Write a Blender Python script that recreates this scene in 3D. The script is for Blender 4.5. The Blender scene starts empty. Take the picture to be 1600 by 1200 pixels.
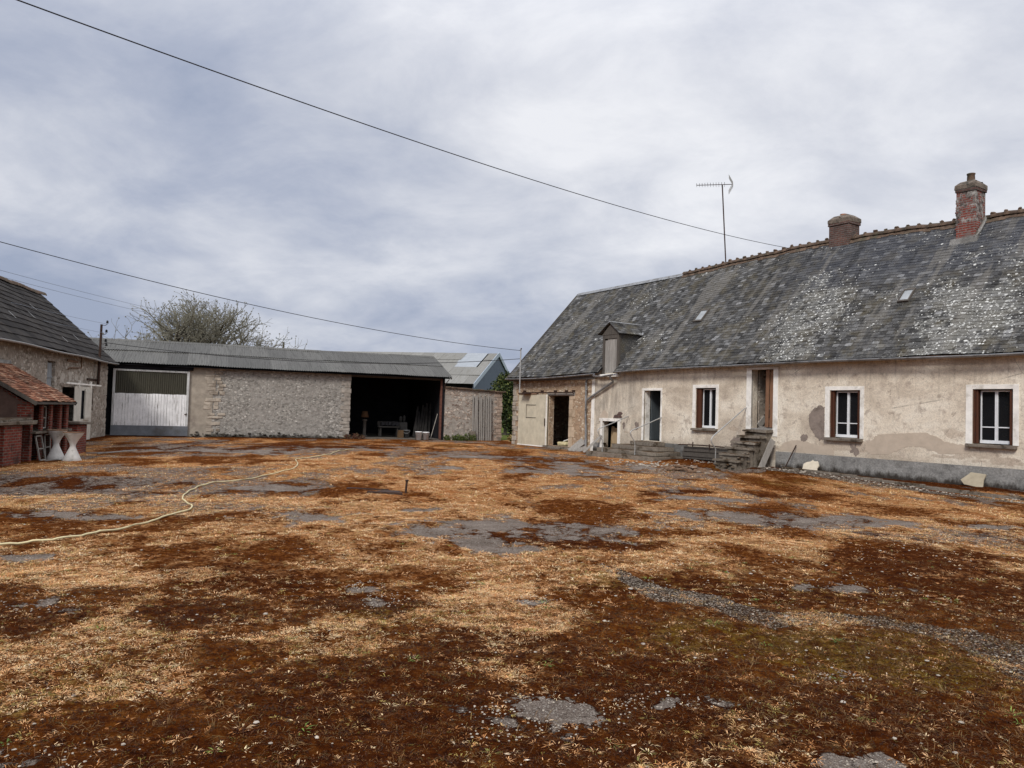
import bpy, math, random
import numpy as np
from mathutils import Vector, Matrix
random.seed(7); RNG = np.random.default_rng(11)
R = math.radians
sc = bpy.context.scene
col = sc.collection

# ------------------------------------------------------------------ helpers
class MB:
    """collects faces, builds ONE mesh object"""
    def __init__(s): s.v = []; s.f = []; s.sm = []
    def add(s, vs, fs, smooth=False):
        b = len(s.v); s.v += [tuple(p) for p in vs]
        s.f += [tuple(b + i for i in f) for f in fs]; s.sm += [smooth] * len(fs); return s
    def box(s, x0, x1, y0, y1, z0, z1, M=None):
        vs = [Vector(p) for p in ((x0,y0,z0),(x1,y0,z0),(x1,y1,z0),(x0,y1,z0),(x0,y0,z1),(x1,y0,z1),(x1,y1,z1),(x0,y1,z1))]
        if M is not None: vs = [M @ p for p in vs]
        return s.add(vs, [(0,3,2,1),(4,5,6,7),(0,1,5,4),(1,2,6,5),(2,3,7,6),(3,0,4,7)])
    def rbox(s, x0, x1, y0, y1, z0, z1, j=.01, M=None):
        """box with jittered corners (worn masonry, stones)"""
        vs = [Vector((a + random.uniform(-j, j), b + random.uniform(-j, j), c + random.uniform(-j, j)))
              for a, b, c in ((x0,y0,z0),(x1,y0,z0),(x1,y1,z0),(x0,y1,z0),(x0,y0,z1),(x1,y0,z1),(x1,y1,z1),(x0,y1,z1))]
        if M is not None: vs = [M @ p for p in vs]
        return s.add(vs, [(0,3,2,1),(4,5,6,7),(0,1,5,4),(1,2,6,5),(2,3,7,6),(3,0,4,7)])
    def quad(s, a, b, c, d): return s.add([a, b, c, d], [(0,1,2,3)])
    def tube(s, pts, r, n=8, r2=None, cap=True):
        pts = [Vector(p) for p in pts]; m = len(pts); rs = []
        up = None
        for i, p in enumerate(pts):
            t = (pts[min(i+1, m-1)] - pts[max(i-1, 0)])
            if t.length < 1e-9: t = Vector((0,0,1))
            t.normalize()
            if up is None:
                up = t.orthogonal().normalized()
            else:
                up = (up - t * up.dot(t))
                up = up.normalized() if up.length > 1e-6 else t.orthogonal().normalized()
            w = t.cross(up); rr = r if r2 is None else r + (r2 - r) * i / max(1, m - 1)
            rs.append([p + (up * math.cos(2*math.pi*k/n) + w * math.sin(2*math.pi*k/n)) * rr for k in range(n)])
        vs = [q for ring in rs for q in ring]; fs = []
        for i in range(m - 1):
            for k in range(n):
                fs.append((i*n+k, i*n+(k+1) % n, (i+1)*n+(k+1) % n, (i+1)*n+k))
        s.add(vs, fs, True)
        if cap: s.add(rs[0], [tuple(range(n-1, -1, -1))]); s.add(rs[-1], [tuple(range(n))])
        return s
    def lathe(s, prof, c=(0,0,0), n=24, wob=0.):
        vs = []; fs = []
        for r, z in prof:
            for k in range(n):
                a = 2*math.pi*k/n; q = r * (1 + wob * math.sin(3*a + z*9))
                vs.append((c[0]+q*math.cos(a), c[1]+q*math.sin(a), c[2]+z))
        for i in range(len(prof)-1):
            for k in range(n): fs.append((i*n+k, i*n+(k+1) % n, (i+1)*n+(k+1) % n, (i+1)*n+k))
        return s.add(vs, fs, True)
    def prism(s, poly, y0, y1, axes='xz'):
        """polygon in the x-z plane (or x-y / y-z) pushed along the remaining axis"""
        def P(a, b, t): return {'xz': (a, t, b), 'xy': (a, b, t), 'yz': (t, a, b)}[axes]
        n = len(poly); vs = [P(a, b, y0) for a, b in poly] + [P(a, b, y1) for a, b in poly]
        fs = [tuple(range(n)), tuple(range(2*n-1, n-1, -1))] + [(i, i+n, (i+1) % n + n, (i+1) % n) for i in range(n)]
        return s.add(vs, fs)
    def build(s, name, mat, parent=None, bevel=0.):
        me = bpy.data.meshes.new(name); me.from_pydata(s.v, [], s.f); me.update()
        me.polygons.foreach_set('use_smooth', s.sm)
        o = bpy.data.objects.new(name, me); col.objects.link(o)
        if mat: me.materials.append(mat)
        if parent is not None: o.parent = parent
        if bevel:
            b = o.modifiers.new('bevel', 'BEVEL'); b.width = bevel; b.segments = 2; b.limit_method = 'ANGLE'; b.angle_limit = R(40)
        return o

def fastmesh(name, V, F4=None, F3=None, mat=None, parent=None, color=None, smooth=False):
    me = bpy.data.meshes.new(name); V = np.asarray(V, np.float32)
    idx = []; st = []; n = 0
    if F4 is not None and len(F4): idx.append(np.asarray(F4, np.int32).ravel()); st.append(np.arange(len(F4)) * 4); n = len(F4) * 4
    if F3 is not None and len(F3): idx.append(np.asarray(F3, np.int32).ravel()); st.append(n + np.arange(len(F3)) * 3)
    idx = np.concatenate(idx); st = np.concatenate(st).astype(np.int32)
    me.vertices.add(len(V)); me.vertices.foreach_set('co', V.ravel())
    me.loops.add(len(idx)); me.loops.foreach_set('vertex_index', idx)
    me.polygons.add(len(st)); me.polygons.foreach_set('loop_start', st)
    me.polygons.foreach_set('use_smooth', np.full(len(st), smooth))
    me.update(calc_edges=True); me.validate()
    for k, a in (color or {}).items():
        at = me.color_attributes.new(k, 'FLOAT_COLOR', 'POINT'); at.data.foreach_set('color', np.asarray(a, np.float32).ravel())
    o = bpy.data.objects.new(name, me); col.objects.link(o)
    if mat: me.materials.append(mat)
    if parent is not None: o.parent = parent
    return o

def tag(o, label=None, cat=None, group=None, kind=None):
    if label: o['label'] = label
    if cat: o['category'] = cat
    if group: o['group'] = group
    if kind: o['kind'] = kind
    return o
def empty(name, loc, rz=0.):
    o = bpy.data.objects.new(name, None); col.objects.link(o)
    o.location = loc; o.rotation_euler = (0, 0, rz); o.empty_display_size = .3
    return o
def smooth(a, b, x):
    t = np.clip((x - a) / (b - a), 0, 1); return t * t * (3 - 2 * t)
_H = np.random.default_rng(5).random((256, 256))
def vnoise(x, y):
    xi = np.floor(x).astype(int); yi = np.floor(y).astype(int); fx = x - xi; fy = y - yi
    fx = fx*fx*(3-2*fx); fy = fy*fy*(3-2*fy)
    a = _H[xi & 255, yi & 255]; b = _H[(xi+1) & 255, yi & 255]; c = _H[xi & 255, (yi+1) & 255]; d = _H[(xi+1) & 255, (yi+1) & 255]
    return (a*(1-fx)+b*fx)*(1-fy) + (c*(1-fx)+d*fx)*fy
def fbm(x, y, o=4):
    s = 0.; a = .5; t = 0.
    for i in range(o):
        s = s + a * vnoise(x + 17.3*i, y - 9.1*i); t += a; a *= .5; x = x*2.03; y = y*2.03
    return s / t

# ------------------------------------------------------------------ materials
class Mat:
    def __init__(s, name, rough=.9, spec=.3):
        s.m = bpy.data.materials.new(name); s.m.use_nodes = True; s.t = s.m.node_tree
        s.b = s.t.nodes['Principled BSDF']; s.b.inputs['Roughness'].default_value = rough
        s.b.inputs['Specular IOR Level'].default_value = spec
        s.o = None
    def node(s, ty, **kw):
        n = s.t.nodes.new(ty)
        for k, v in kw.items(): setattr(n, k, v)
        return n
    def put(s, sock, v):
        if v is None: return
        if isinstance(v, bpy.types.NodeSocket): s.t.links.new(v, sock)
        else:
            try: sock.default_value = v
            except Exception: sock.default_value = (*v, 1.) if len(v) == 3 else v[:3]
    def co(s, kind='Object'):
        return s.node('ShaderNodeTexCoord').outputs[kind]
    def map(s, v, scale=(1,1,1), loc=(0,0,0), rot=(0,0,0)):
        n = s.node('ShaderNodeMapping'); s.put(n.inputs['Vector'], v); s.put(n.inputs['Scale'], scale)
        s.put(n.inputs['Location'], loc); s.put(n.inputs['Rotation'], rot); return n.outputs[0]
    def noise(s, v, scale, detail=4, rough=.55, dist=0., out='Fac'):
        n = s.node('ShaderNodeTexNoise'); s.put(n.inputs['Vector'], v); s.put(n.inputs['Scale'], scale)
        s.put(n.inputs['Detail'], detail); s.put(n.inputs['Roughness'], rough); s.put(n.inputs['Distortion'], dist)
        return n.outputs[out]
    def vor(s, v, scale, feature='F1', out='Distance', rnd=1.):
        n = s.node('ShaderNodeTexVoronoi', feature=feature); s.put(n.inputs['Vector'], v); s.put(n.inputs['Scale'], scale)
        s.put(n.inputs['Randomness'], rnd); return n.outputs[out]
    def ramp(s, f, stops, mode='LINEAR'):
        n = s.node('ShaderNodeValToRGB'); e = n.color_ramp.elements; n.color_ramp.interpolation = mode
        while len(e) < len(stops): e.new(.5)
        for k, (p, c) in enumerate(stops):
            e[k].position = p; e[k].color = (c, c, c, 1) if not hasattr(c, '__len__') else (*c, 1)
        s.put(n.inputs['Fac'], f); return n.outputs['Color']
    def mix(s, f, a, b, blend='MIX'):
        n = s.node('ShaderNodeMix', data_type='RGBA', blend_type=blend)
        s.put(n.inputs['Factor'], f); s.put(n.inputs['A'] if False else n.inputs[6], a); s.put(n.inputs[7], b); return n.outputs[2]
    def math(s, op, a, b=None, clamp=False):
        n = s.node('ShaderNodeMath', operation=op, use_clamp=clamp); s.put(n.inputs[0], a); s.put(n.inputs[1], b); return n.outputs[0]
    def rng(s, v, a, b, c=0., d=1., smooth=True):
        n = s.node('ShaderNodeMapRange', interpolation_type='SMOOTHSTEP' if smooth else 'LINEAR')
        for i, q in enumerate((v, a, b, c, d)): s.put(n.inputs[i], q)
        return n.outputs[0]
    def xyz(s, v):
        n = s.node('ShaderNodeSeparateXYZ'); s.put(n.inputs[0], v); return n.outputs
    def comb(s, x=0., y=0., z=0.):
        n = s.node('ShaderNodeCombineXYZ')
        for i, q in enumerate((x, y, z)): s.put(n.inputs[i], q)
        return n.outputs[0]
    def rand(s): return s.node('ShaderNodeNewGeometry').outputs['Random Per Island']
    def attr(s, name, out='Color'):
        n = s.node('ShaderNodeAttribute', attribute_name=name); return n.outputs[out]
    def bump(s, h, strength=.5, dist=.02, normal=None):
        n = s.node('ShaderNodeBump'); s.put(n.inputs['Height'], h); s.put(n.inputs['Strength'], strength); s.put(n.inputs['Distance'], dist)
        if normal is not None: s.put(n.inputs['Normal'], normal)
        return n.outputs[0]
    def done(s, color, normal=None, rough=None, metal=None):
        s.put(s.b.inputs['Base Color'], color); s.put(s.b.inputs['Normal'], normal) if normal is not None else None
        if rough is not None: s.put(s.b.inputs['Roughness'], rough)
        if metal is not None: s.put(s.b.inputs['Metallic'], metal)
        return s.m

def m_plain(name, c, rough=.8, var=.25, scale=6., bump=.15, spec=.3, metal=0., dirt=None):
    m = Mat(name, rough, spec); v = m.co()
    f = m.noise(v, scale, 6, .65)
    a = tuple(x*(1-var) for x in c); b = tuple(min(1, x*(1+var)) for x in c)
    cc = m.ramp(f, [(.3, a), (.7, b)])
    if dirt: cc = m.mix(m.rng(m.noise(m.map(v, loc=(3,7,1)), scale*.45, 5, .7), .5, .68), cc, dirt)
    return m.done(cc, m.bump(m.noise(v, scale*6, 5, .7), bump, .01), metal=metal)

def m_render():
    m = Mat('lime_render', .95, .15); v = m.co(); X, Y, Z = m.xyz(v)
    big = m.noise(m.map(v, (.55, 1, .8)), 1.0, 5, .62, .4); mid = m.noise(v, 3.2, 6, .68); fine = m.noise(v, 38, 5, .75)
    c = m.ramp(big, [(.36, (.52,.445,.355)), (.50, (.70,.62,.505)), (.62, (.80,.735,.62))])
    c = m.mix(m.math('MULTIPLY', m.rng(mid, .50, .68), .8), c, (.43,.36,.295))
    # pale weathered and grey streaked zone near the downpipe
    gz = m.math('MULTIPLY', m.rng(m.math('ADD', X, m.math('MULTIPLY', m.noise(v, 2.3, 4), 1.6)), 9.4, 11.2, 1, 0),
                m.rng(Z, .2, 1.2))
    streak = m.noise(m.map(v, (2.2, 2, .45)), 1.5, 6, .7, .5)
    c = m.mix(m.math('MULTIPLY', gz, .8), c, m.ramp(streak, [(.34, (.28,.25,.21)), (.5, (.50,.445,.365)), (.64, (.74,.67,.55))]))
    # old repairs with hard edges
    pt = m.noise(m.map(v, (.35, 1, .9), (4.2, 0, 2.2)), 1.25, 6, .6, .3)
    c = m.mix(m.math('MULTIPLY', m.rng(pt, .555, .57), m.rng(Z, 1.9, 1.2)), c, m.mix(.6, c, (.42,.335,.26)))
    # rain wash below the eave, splash dirt at the foot doubling as painted contact shading
    wash = m.noise(m.map(v, (4.0, 1, .16)), 2.0, 5, .7)
    c = m.mix(m.math('MULTIPLY', m.rng(wash, .5, .72), m.math('MULTIPLY', m.rng(Z, 1.7, 3.3), .5)), c, (.25,.205,.165))
    c = m.mix(m.math('MULTIPLY', m.rng(m.math('ADD', Z, m.math('MULTIPLY', mid, .7)), .75, 1.25, 1, 0), .45), c, (.24,.195,.15))
    c = m.mix(m.math('MULTIPLY', m.rng(m.vor(m.map(v, loc=(1.7,0,.4)), 1.3), .035, .02), m.rng(mid, .4, .55)), c, (.07,.06,.05))
    c = m.mix(.75, c, m.mix(1., c, m.ramp(fine, [(.28, .5), (.5, .97), (.72, 1.3)]), 'MULTIPLY'))
    fl = m.noise(m.map(v, (1, 1, 1.2), (2, 0, 5)), 3.4, 7, .72, .3)
    c = m.mix(m.math('MULTIPLY', m.rng(fl, .605, .62), .6), c, (.30,.245,.20)); c = m.mix(m.math('MULTIPLY', m.rng(fl, .37, .345), .55), c, (.80,.74,.63))
    cr = m.rng(m.vor(m.map(v, (1, 1, .7)), .8, 'DISTANCE_TO_EDGE'), .0, .007, 1, 0)
    c = m.mix(m.math('MULTIPLY', m.math('MULTIPLY', cr, m.rng(big, .5, .6)), .6), c, (.12,.10,.08))
    h = m.math('ADD', m.math('MULTIPLY', fine, .4), m.math('MULTIPLY', mid, 1.2))
    return m.done(c, m.bump(h, .55, .018))

def m_rubble(name, mortar, stones, cover=(.45, .6), scale=5.2, foot=None, zfoot=.45, bstr=.9, patch=None):
    """random rubble wall; a noise mask decides where mortar or render still covers the stones"""
    m = Mat(name, .95, .15); v = m.co(); X, Y, Z = m.xyz(v)
    w = m.node('ShaderNodeVectorMath', operation='ADD'); m.put(w.inputs[0], m.map(v, (1, 1, 1.45)))
    sc_ = m.node('ShaderNodeVectorMath', operation='SCALE'); m.put(sc_.inputs[0], m.noise(v, 4.5, 3, .6, out='Color')); sc_.inputs['Scale'].default_value = .16
    m.put(w.inputs[1], sc_.outputs[0]); wv = w.outputs[0]
    edge = m.vor(wv, scale, 'DISTANCE_TO_EDGE'); cell = m.vor(wv, scale, 'F1', 'Color')
    r = m.xyz(cell)[0]; r2 = m.xyz(cell)[1]
    big = m.noise(v, .9, 5, .65, .3); fine = m.noise(v, 30, 6, .75); mid = m.noise(v, 6, 5, .7)
    sc2 = m.ramp(r, [(0, stones[0]), (.35, stones[1]), (.7, stones[2]), (1, stones[3])])
    sc2 = m.mix(.6, sc2, m.mix(1., sc2, m.ramp(mid, [(.3, .5), (.7, 1.4)]), 'MULTIPLY'))
    show = m.math('MULTIPLY', m.rng(edge, .03, .085), m.rng(m.math('ADD', m.math('MULTIPLY', big, .75), m.math('MULTIPLY', r2, .25)), cover[0], cover[1]))
    mc = m.mix(1., mortar, m.ramp(m.math('ADD', m.math('MULTIPLY', mid, .5), m.math('MULTIPLY', big, .5)), [(.3, .55), (.5, .95), (.7, 1.3)]), 'MULTIPLY')
    c = m.mix(show, mc, sc2)
    gap = m.math('MULTIPLY', m.rng(edge, .0, .035, 1, 0), m.math('MULTIPLY', m.rng(mid, .52, .64), m.rng(big, .48, .64)))
    c = m.mix(m.math('MULTIPLY', gap, .7), c, tuple(x*.25 for x in mortar))
    c = m.mix(.6, c, m.mix(1., c, m.ramp(fine, [(.2, .4), (.5, .95), (.8, 1.5)]), 'MULTIPLY'))
    if patch:
        c = m.mix(m.rng(m.noise(m.map(v, (.5, 1, .5), (9, 2, 4)), 1.3, 5, .6), .54, .6), c, patch)
    # colour darkens towards the foot
    c = m.mix(m.math('MULTIPLY', m.rng(m.math('ADD', Z, m.math('MULTIPLY', mid, .5)), zfoot + .35, zfoot, 0, 1), .85), c, foot or (.03,.024,.016))
    h = m.math('ADD', m.math('MULTIPLY', m.rng(edge, 0, .14), m.math('MULTIPLY', show, 1.)), m.math('MULTIPLY', fine, .35))
    return m.done(c, m.bump(h, bstr, .035))

def m_brick(name, cols, mortar=(.32,.27,.23), bw=.22, bh=.065, dirt=.5, mort=.011, zgrey=None):
    m = Mat(name, .92, .2); v = m.co(); X, Y, Z = m.xyz(v)
    u = m.math('ADD', X, Y); bv = m.comb(u, Z, 0)
    b = m.node('ShaderNodeTexBrick'); m.put(b.inputs['Vector'], bv); b.offset = .5
    for k, q in (('Scale', 1.), ('Mortar Size', mort), ('Mortar Smooth', .3), ('Brick Width', bw), ('Row Height', bh), ('Bias', 0.)): b.inputs[k].default_value = q
    m.put(b.inputs['Color1'], cols[0]); m.put(b.inputs['Color2'], cols[1]); m.put(b.inputs['Mortar'], mortar)
    mid = m.noise(v, 5, 5, .7); fine = m.noise(v, 45, 5, .7)
    c = m.mix(.7, b.outputs['Color'], m.mix(1., b.outputs['Color'], m.ramp(mid, [(.25, .35), (.5, .9), (.75, 1.5)]), 'MULTIPLY'))
    c = m.mix(m.math('MULTIPLY', m.rng(m.noise(v, 2.2, 6, .7), .5, .66), dirt), c, cols[2])
    if zgrey:
        q = m.math('ADD', m.rng(Z, zgrey - .1, zgrey + .25, 0, .42), m.noise(m.map(v, (1, 1, .7)), 4.2, 5, .7))
        c = m.mix(m.rng(q, .87, .95), c, m.ramp(m.noise(v, 7, 5, .7), [(.4, (.07,.055,.05)), (.5, (.20,.185,.17)), (.62, (.38,.36,.335))]))
    h = m.math('ADD', m.math('MULTIPLY', m.math('SUBTRACT', 1., b.outputs['Fac']), 1.), m.math('MULTIPLY', fine, .4))
    return m.done(c, m.bump(h, .8, .012))

def m_slate(name, stops, lichen=.5, moss=(.10,.085,.055), zones=True, bl=(.060,.066,.085)):
    m = Mat(name, .9, .14); v = m.co(); X, Y, Z = m.xyz(v); r = m.rand()
    c = m.ramp(r, stops)
    mid = m.noise(v, 2.0, 5, .65); fine = m.noise(v, 26, 5, .7); big = m.noise(m.map(v, (.35, .5, .5)), 1., 4, .6)
    c = m.mix(.9, c, m.mix(1., c, m.ramp(fine, [(.28, .35), (.5, .95), (.75, 2.0)]), 'MULTIPLY'))
    c = m.mix(m.math('MULTIPLY', m.rng(mid, .46, .66), .6), c, moss)
    if zones:
        c = m.mix(m.math('MULTIPLY', m.rng(X, 12.5, 16.5), m.math('MULTIPLY', m.rng(Z, 5.2, 6.6), .45)), c, bl)
        st = m.noise(m.map(v, (1.1, .15, .15)), 1.6, 4, .6)
        c = m.mix(m.math('MULTIPLY', m.rng(st, .54, .62), .6), c, (.165,.155,.14))
        c = m.mix(m.math('MULTIPLY', m.rng(st, .40, .34), .6), c, (.028,.028,.03))
    if lichen:
        wv = m.map(v, (1., 1.1, 1.1))
        lz = m.noise(m.map(v, (.42, .6, .6), (1.3, 0, .4)), .9, 5, .62, .4)
        # pale crusts gather in two broad bands of the near roof
        bd = m.math('MAXIMUM', m.math('MULTIPLY', m.rng(m.math('ABSOLUTE', m.math('SUBTRACT', m.math('ADD', X, m.math('MULTIPLY', Y, .25)), 16.6)), .2, 1.7, 1, 0), m.rng(Y, 2.9, 2.2)),
                    m.math('MULTIPLY', m.rng(m.math('ABSOLUTE', m.math('SUBTRACT', X, 21.0)), .3, 1.9, 1, 0), m.rng(Y, 3.0, 2.3)))
        dens = m.math('ADD', m.math('MULTIPLY', m.rng(lz, .52, .70), m.rng(X, 4.5, 16.5, .20, .30)), m.math('MULTIPLY', bd, m.rng(lz, .38, .58, .08, .85)))
        gb = m.noise(m.map(v, (1, 1.2, 1.2), (7, 1, 3)), 5.5, 6, .72); c = m.mix(m.math('MULTIPLY', m.rng(m.math('ADD', gb, m.math('MULTIPLY', dens, .35)), .58, .72), .5), c, (.23,.225,.205))
        for scl, big in ((10.5, 1.), (17., .8)):
            vn = m.vor(wv, scl); cellr = m.xyz(m.vor(wv, scl, 'F1', 'Color'))
            thr = m.math('ADD', m.math('MULTIPLY', cellr[0], .34*big), m.math('MULTIPLY', m.noise(v, 26, 3, .6), .26))
            on = m.math('GREATER_THAN', m.math('MULTIPLY', dens, lichen), cellr[1])
            f = m.math('MULTIPLY', m.rng(vn, m.math('MULTIPLY', thr, .85), thr, 1, 0), on)
            c = m.mix(m.math('MULTIPLY', f, .92), c, m.ramp(cellr[2], [(0, (.34,.34,.32)), (1, (.74,.74,.70))]))
        d2 = m.vor(m.map(v, loc=(5,3,2)), 34); k2 = m.xyz(m.vor(m.map(v, loc=(5,3,2)), 34, 'F1', 'Color'))
        f2 = m.math('MULTIPLY', m.rng(d2, .22, .30, 1, 0), m.math('GREATER_THAN', m.math('MULTIPLY', m.rng(lz, .38, .72), .30), k2[0]))
        c = m.mix(m.math('MULTIPLY', f2, .7), c, (.42,.41,.36))
    return m.done(c, m.bump(m.math('ADD', fine, m.math('MULTIPLY', mid, .6)), .5, .012), m.ramp(fine, [(.3, .75), (.7, .95)]))

def m_sheet(name, a, b, streak=(.18,.17,.15), rough=.6, metal=.0, rust=None):
    m = Mat(name, rough, .4); v = m.co(); r = m.rand()
    c = m.mix(r, a, b); s1 = m.noise(m.map(v, (6, .4, .4)), 2.2, 5, .7); f = m.noise(v, 14, 5, .7)
    c = m.mix(m.math('MULTIPLY', m.rng(s1, .45, .66), .65), c, streak)
    c = m.mix(.6, c, m.mix(1., c, m.ramp(f, [(.25, .6), (.7, 1.3)]), 'MULTIPLY'))
    if rust: c = m.mix(m.math('MULTIPLY', m.rng(m.noise(v, 1.7, 6, .7), .58, .7), .7), c, rust)
    return m.done(c, m.bump(f, .2, .006), metal=metal)

def m_wood(name, a, b, dark, grain=(14, 14, .9), peel=None, peel_th=(.5, .56), rough=.85):
    m = Mat(name, rough, .25); v = m.co(); r = m.rand()
    w = m.node('ShaderNodeVectorMath', operation='ADD'); m.put(w.inputs[0], m.map(v, grain)); m.put(w.inputs[1], m.comb(m.math('MULTIPLY', r, 31.), 0, m.math('MULTIPLY', r, 17.)))
    g = m.noise(w.outputs[0], 2.4, 6, .7, .6); g2 = m.noise(w.outputs[0], 9, 4, .7)
    c = m.ramp(g, [(.3, a), (.65, b)]); c = m.mix(m.math('MULTIPLY', m.rng(g2, .55, .75), .7), c, dark)
    c = m.mix(.4, c, m.mix(1., c, m.ramp(r, [(0, .6), (1, 1.3)]), 'MULTIPLY'))
    h = g2
    if peel:
        Z = m.xyz(v)[2]
        p = m.noise(m.map(w.outputs[0], (1.1, 1.1, .55)), 2.6, 7, .72, .4)
        p = m.math('ADD', p, m.rng(Z, .1, .9, .05, 0))
        f = m.rng(p, peel_th[0], peel_th[1], 1, 0)
        pc = m.mix(1., peel, m.ramp(m.noise(v, 3, 5, .7), [(.3, .78), (.7, 1.05)]), 'MULTIPLY')
        c = m.mix(f, c, pc); h = m.math('ADD', m.math('MULTIPLY', f, 1.2), m.math('MULTIPLY', g2, .4))
    return m.done(c, m.bump(h, .5, .006))

def m_ground():
    m = Mat('yard_ground', 1., .04); v = m.co(); X, Y, Z = m.xyz(v)
    a1 = m.node('ShaderNodeSeparateColor'); m.put(a1.inputs[0], m.attr('mask_a')); asph, grs, oli = a1.outputs
    a2 = m.node('ShaderNodeSeparateColor'); m.put(a2.inputs[0], m.attr('mask_b')); grav, green, dark = a2.outputs
    n1 = m.noise(v, 2.1, 6, .65); n2 = m.noise(v, 9, 6, .7, .3); n3 = m.noise(v, 42, 5, .75); n4 = m.noise(v, 150, 3, .7)
    n5 = m.noise(m.map(v, (1, 1, .3), (4, 9, 0)), 24, 4, .65)
    moss = m.ramp(m.math('ADD', m.math('MULTIPLY', n2, .38), m.math('ADD', m.math('MULTIPLY', m.math('ADD', n3, n5), .24), m.math('MULTIPLY', n4, .14))),
                  [(.33, (.009,.0024,.0010)), (.42, (.046,.0105,.0022)), (.50, (.135,.036,.0045)), (.58, (.25,.083,.010)), (.68, (.36,.155,.026))])
    moss = m.mix(m.math('MULTIPLY', dark, .7), moss, m.mix(1., moss, (.46,.34,.28), 'MULTIPLY'))
    olc = m.ramp(m.math('ADD', m.math('MULTIPLY', n2, .5), m.math('MULTIPLY', n3, .5)), [(.36, (.022,.008,.002)), (.5, (.13,.056,.007)), (.62, (.28,.165,.022))])
    c = m.mix(m.rng(m.math('ADD', oli, m.math('MULTIPLY', m.math('SUBTRACT', n2, .5), 2.6)), .42, .95), moss, olc)
    # matted dead grass, thinner close to the spectator's end of the yard
    gn = m.math('ADD', m.math('MULTIPLY', m.math('ADD', n3, n5), .34), m.math('MULTIPLY', n2, .32))
    gc = m.ramp(gn, [(.35, (.12,.036,.009)), (.44, (.36,.150,.048)), (.52, (.63,.335,.140)), (.63, (.84,.54,.285))])
    gm = m.math('ADD', m.math('MULTIPLY', m.math('SUBTRACT', n1, .5), .5), m.math('ADD', grs, m.math('MULTIPLY', m.math('SUBTRACT', m.math('ADD', m.math('MULTIPLY', n2, .55), m.math('MULTIPLY', m.math('ADD', n3, n5), .36)), .62), 3.3)))
    gc = m.mix(m.math('MULTIPLY', m.rng(n1, .42, .60), .75), gc, m.mix(1., gc, (.68,.44,.28), 'MULTIPLY'))
    near = m.rng(Y, 4.5, 13., .16, .95)
    c = m.mix(m.math('MULTIPLY', m.rng(gm, .24, .66), near), c, gc)
    grc = m.ramp(gn, [(.3, (.05,.07,.015)), (.6, (.16,.19,.05))])
    c = m.mix(m.rng(m.math('ADD', green, m.math('MULTIPLY', m.math('SUBTRACT', n1, .5), .6)), .35, .6), c, grc)
    # bare worn tarmac
    ac = m.ramp(m.math('ADD', m.math('MULTIPLY', n1, .4), m.math('MULTIPLY', n3, .6)), [(.34, (.092,.069,.054)), (.5, (.205,.165,.137)), (.66, (.35,.295,.25))])
    ac = m.mix(.85, ac, m.mix(1., ac, m.ramp(n4, [(.30, .25), (.5, 1.), (.70, 2.0)]), 'MULTIPLY'))
    gv_ = m.vor(m.map(v, (1, 1, .3)), 62, 'F1', 'Color'); gd_ = m.vor(m.map(v, (1, 1, .3)), 62)
    ac = m.mix(m.math('MULTIPLY', m.rng(gd_, .40, .2), m.math('MULTIPLY', m.math('GREATER_THAN', m.xyz(gv_)[0], m.rng(Y, 4.6, 6.5, .28, .62)), m.rng(n2, .36, .54))), ac, (.50,.455,.40))
    wv = m.node('ShaderNodeVectorMath', operation='ADD'); m.put(wv.inputs[0], m.map(v, (1, 1, 0))); sv = m.node('ShaderNodeVectorMath', operation='SCALE')
    m.put(sv.inputs[0], m.noise(v, 6, 4, .6, out='Color')); sv.inputs['Scale'].default_value = .25; m.put(wv.inputs[1], sv.outputs[0])
    crk = m.rng(m.vor(wv.outputs[0], 5.5, 'DISTANCE_TO_EDGE'), .0, .07, 1, 0)
    am = m.math('ADD', asph, m.math('MULTIPLY', m.math('SUBTRACT', m.math('ADD', m.math('MULTIPLY', n2, .55), m.math('MULTIPLY', m.math('ADD', n3, n5), .34)), .6), 1.75))
    am = m.math('SUBTRACT', am, m.math('MULTIPLY', crk, .34))
    amf = m.rng(am, .50, .62)
    c = m.mix(m.math('MULTIPLY', m.rng(am, .34, .54), .55), c, (.022,.009,.005))
    c = m.mix(amf, c, ac)
    # gravel
    pv = m.vor(m.map(v, (1, 1, .3)), 52, 'F1', 'Color'); pd = m.vor(m.map(v, (1, 1, .3)), 52, 'F1')
    pc = m.mix(m.rng(pd, .25, .6), m.ramp(m.xyz(pv)[0], [(0, (.17,.135,.105)), (.6, (.40,.34,.275)), (1, (.72,.64,.54))]), (.035,.023,.016))
    gvm = m.rng(m.math('ADD', grav, m.math('MULTIPLY', m.math('SUBTRACT', m.math('ADD', m.math('MULTIPLY', n2, .55), m.math('MULTIPLY', m.math('ADD', n3, n5), .34)), .62), 2.2)), .42, .56)
    c = m.mix(m.math('MULTIPLY', gvm, .92), c, pc)
    # scattered pale chips
    sd = m.vor(m.map(v, (1, 1, .2), (.3, .7, 0)), 13); sr = m.xyz(m.vor(m.map(v, (1, 1, .2), (.3, .7, 0)), 13, 'F1', 'Color'))
    sp = m.math('MULTIPLY', m.rng(sd, .06, .11, 1, 0), m.math('GREATER_THAN', sr[0], .93))
    c = m.mix(m.math('MULTIPLY', sp, .6), c, (.46,.40,.33))
    soft = m.math('SUBTRACT', 1., m.math('MAXIMUM', amf, m.math('MULTIPLY', gvm, .5)))
    h = m.math('ADD', m.math('MULTIPLY', soft, m.math('ADD', m.math('MULTIPLY', n3, 1.0), m.math('MULTIPLY', n2, 1.6))), m.math('MULTIPLY', n4, .4))
    return m.done(c, m.bump(h, 1., .055), 1.)

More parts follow.
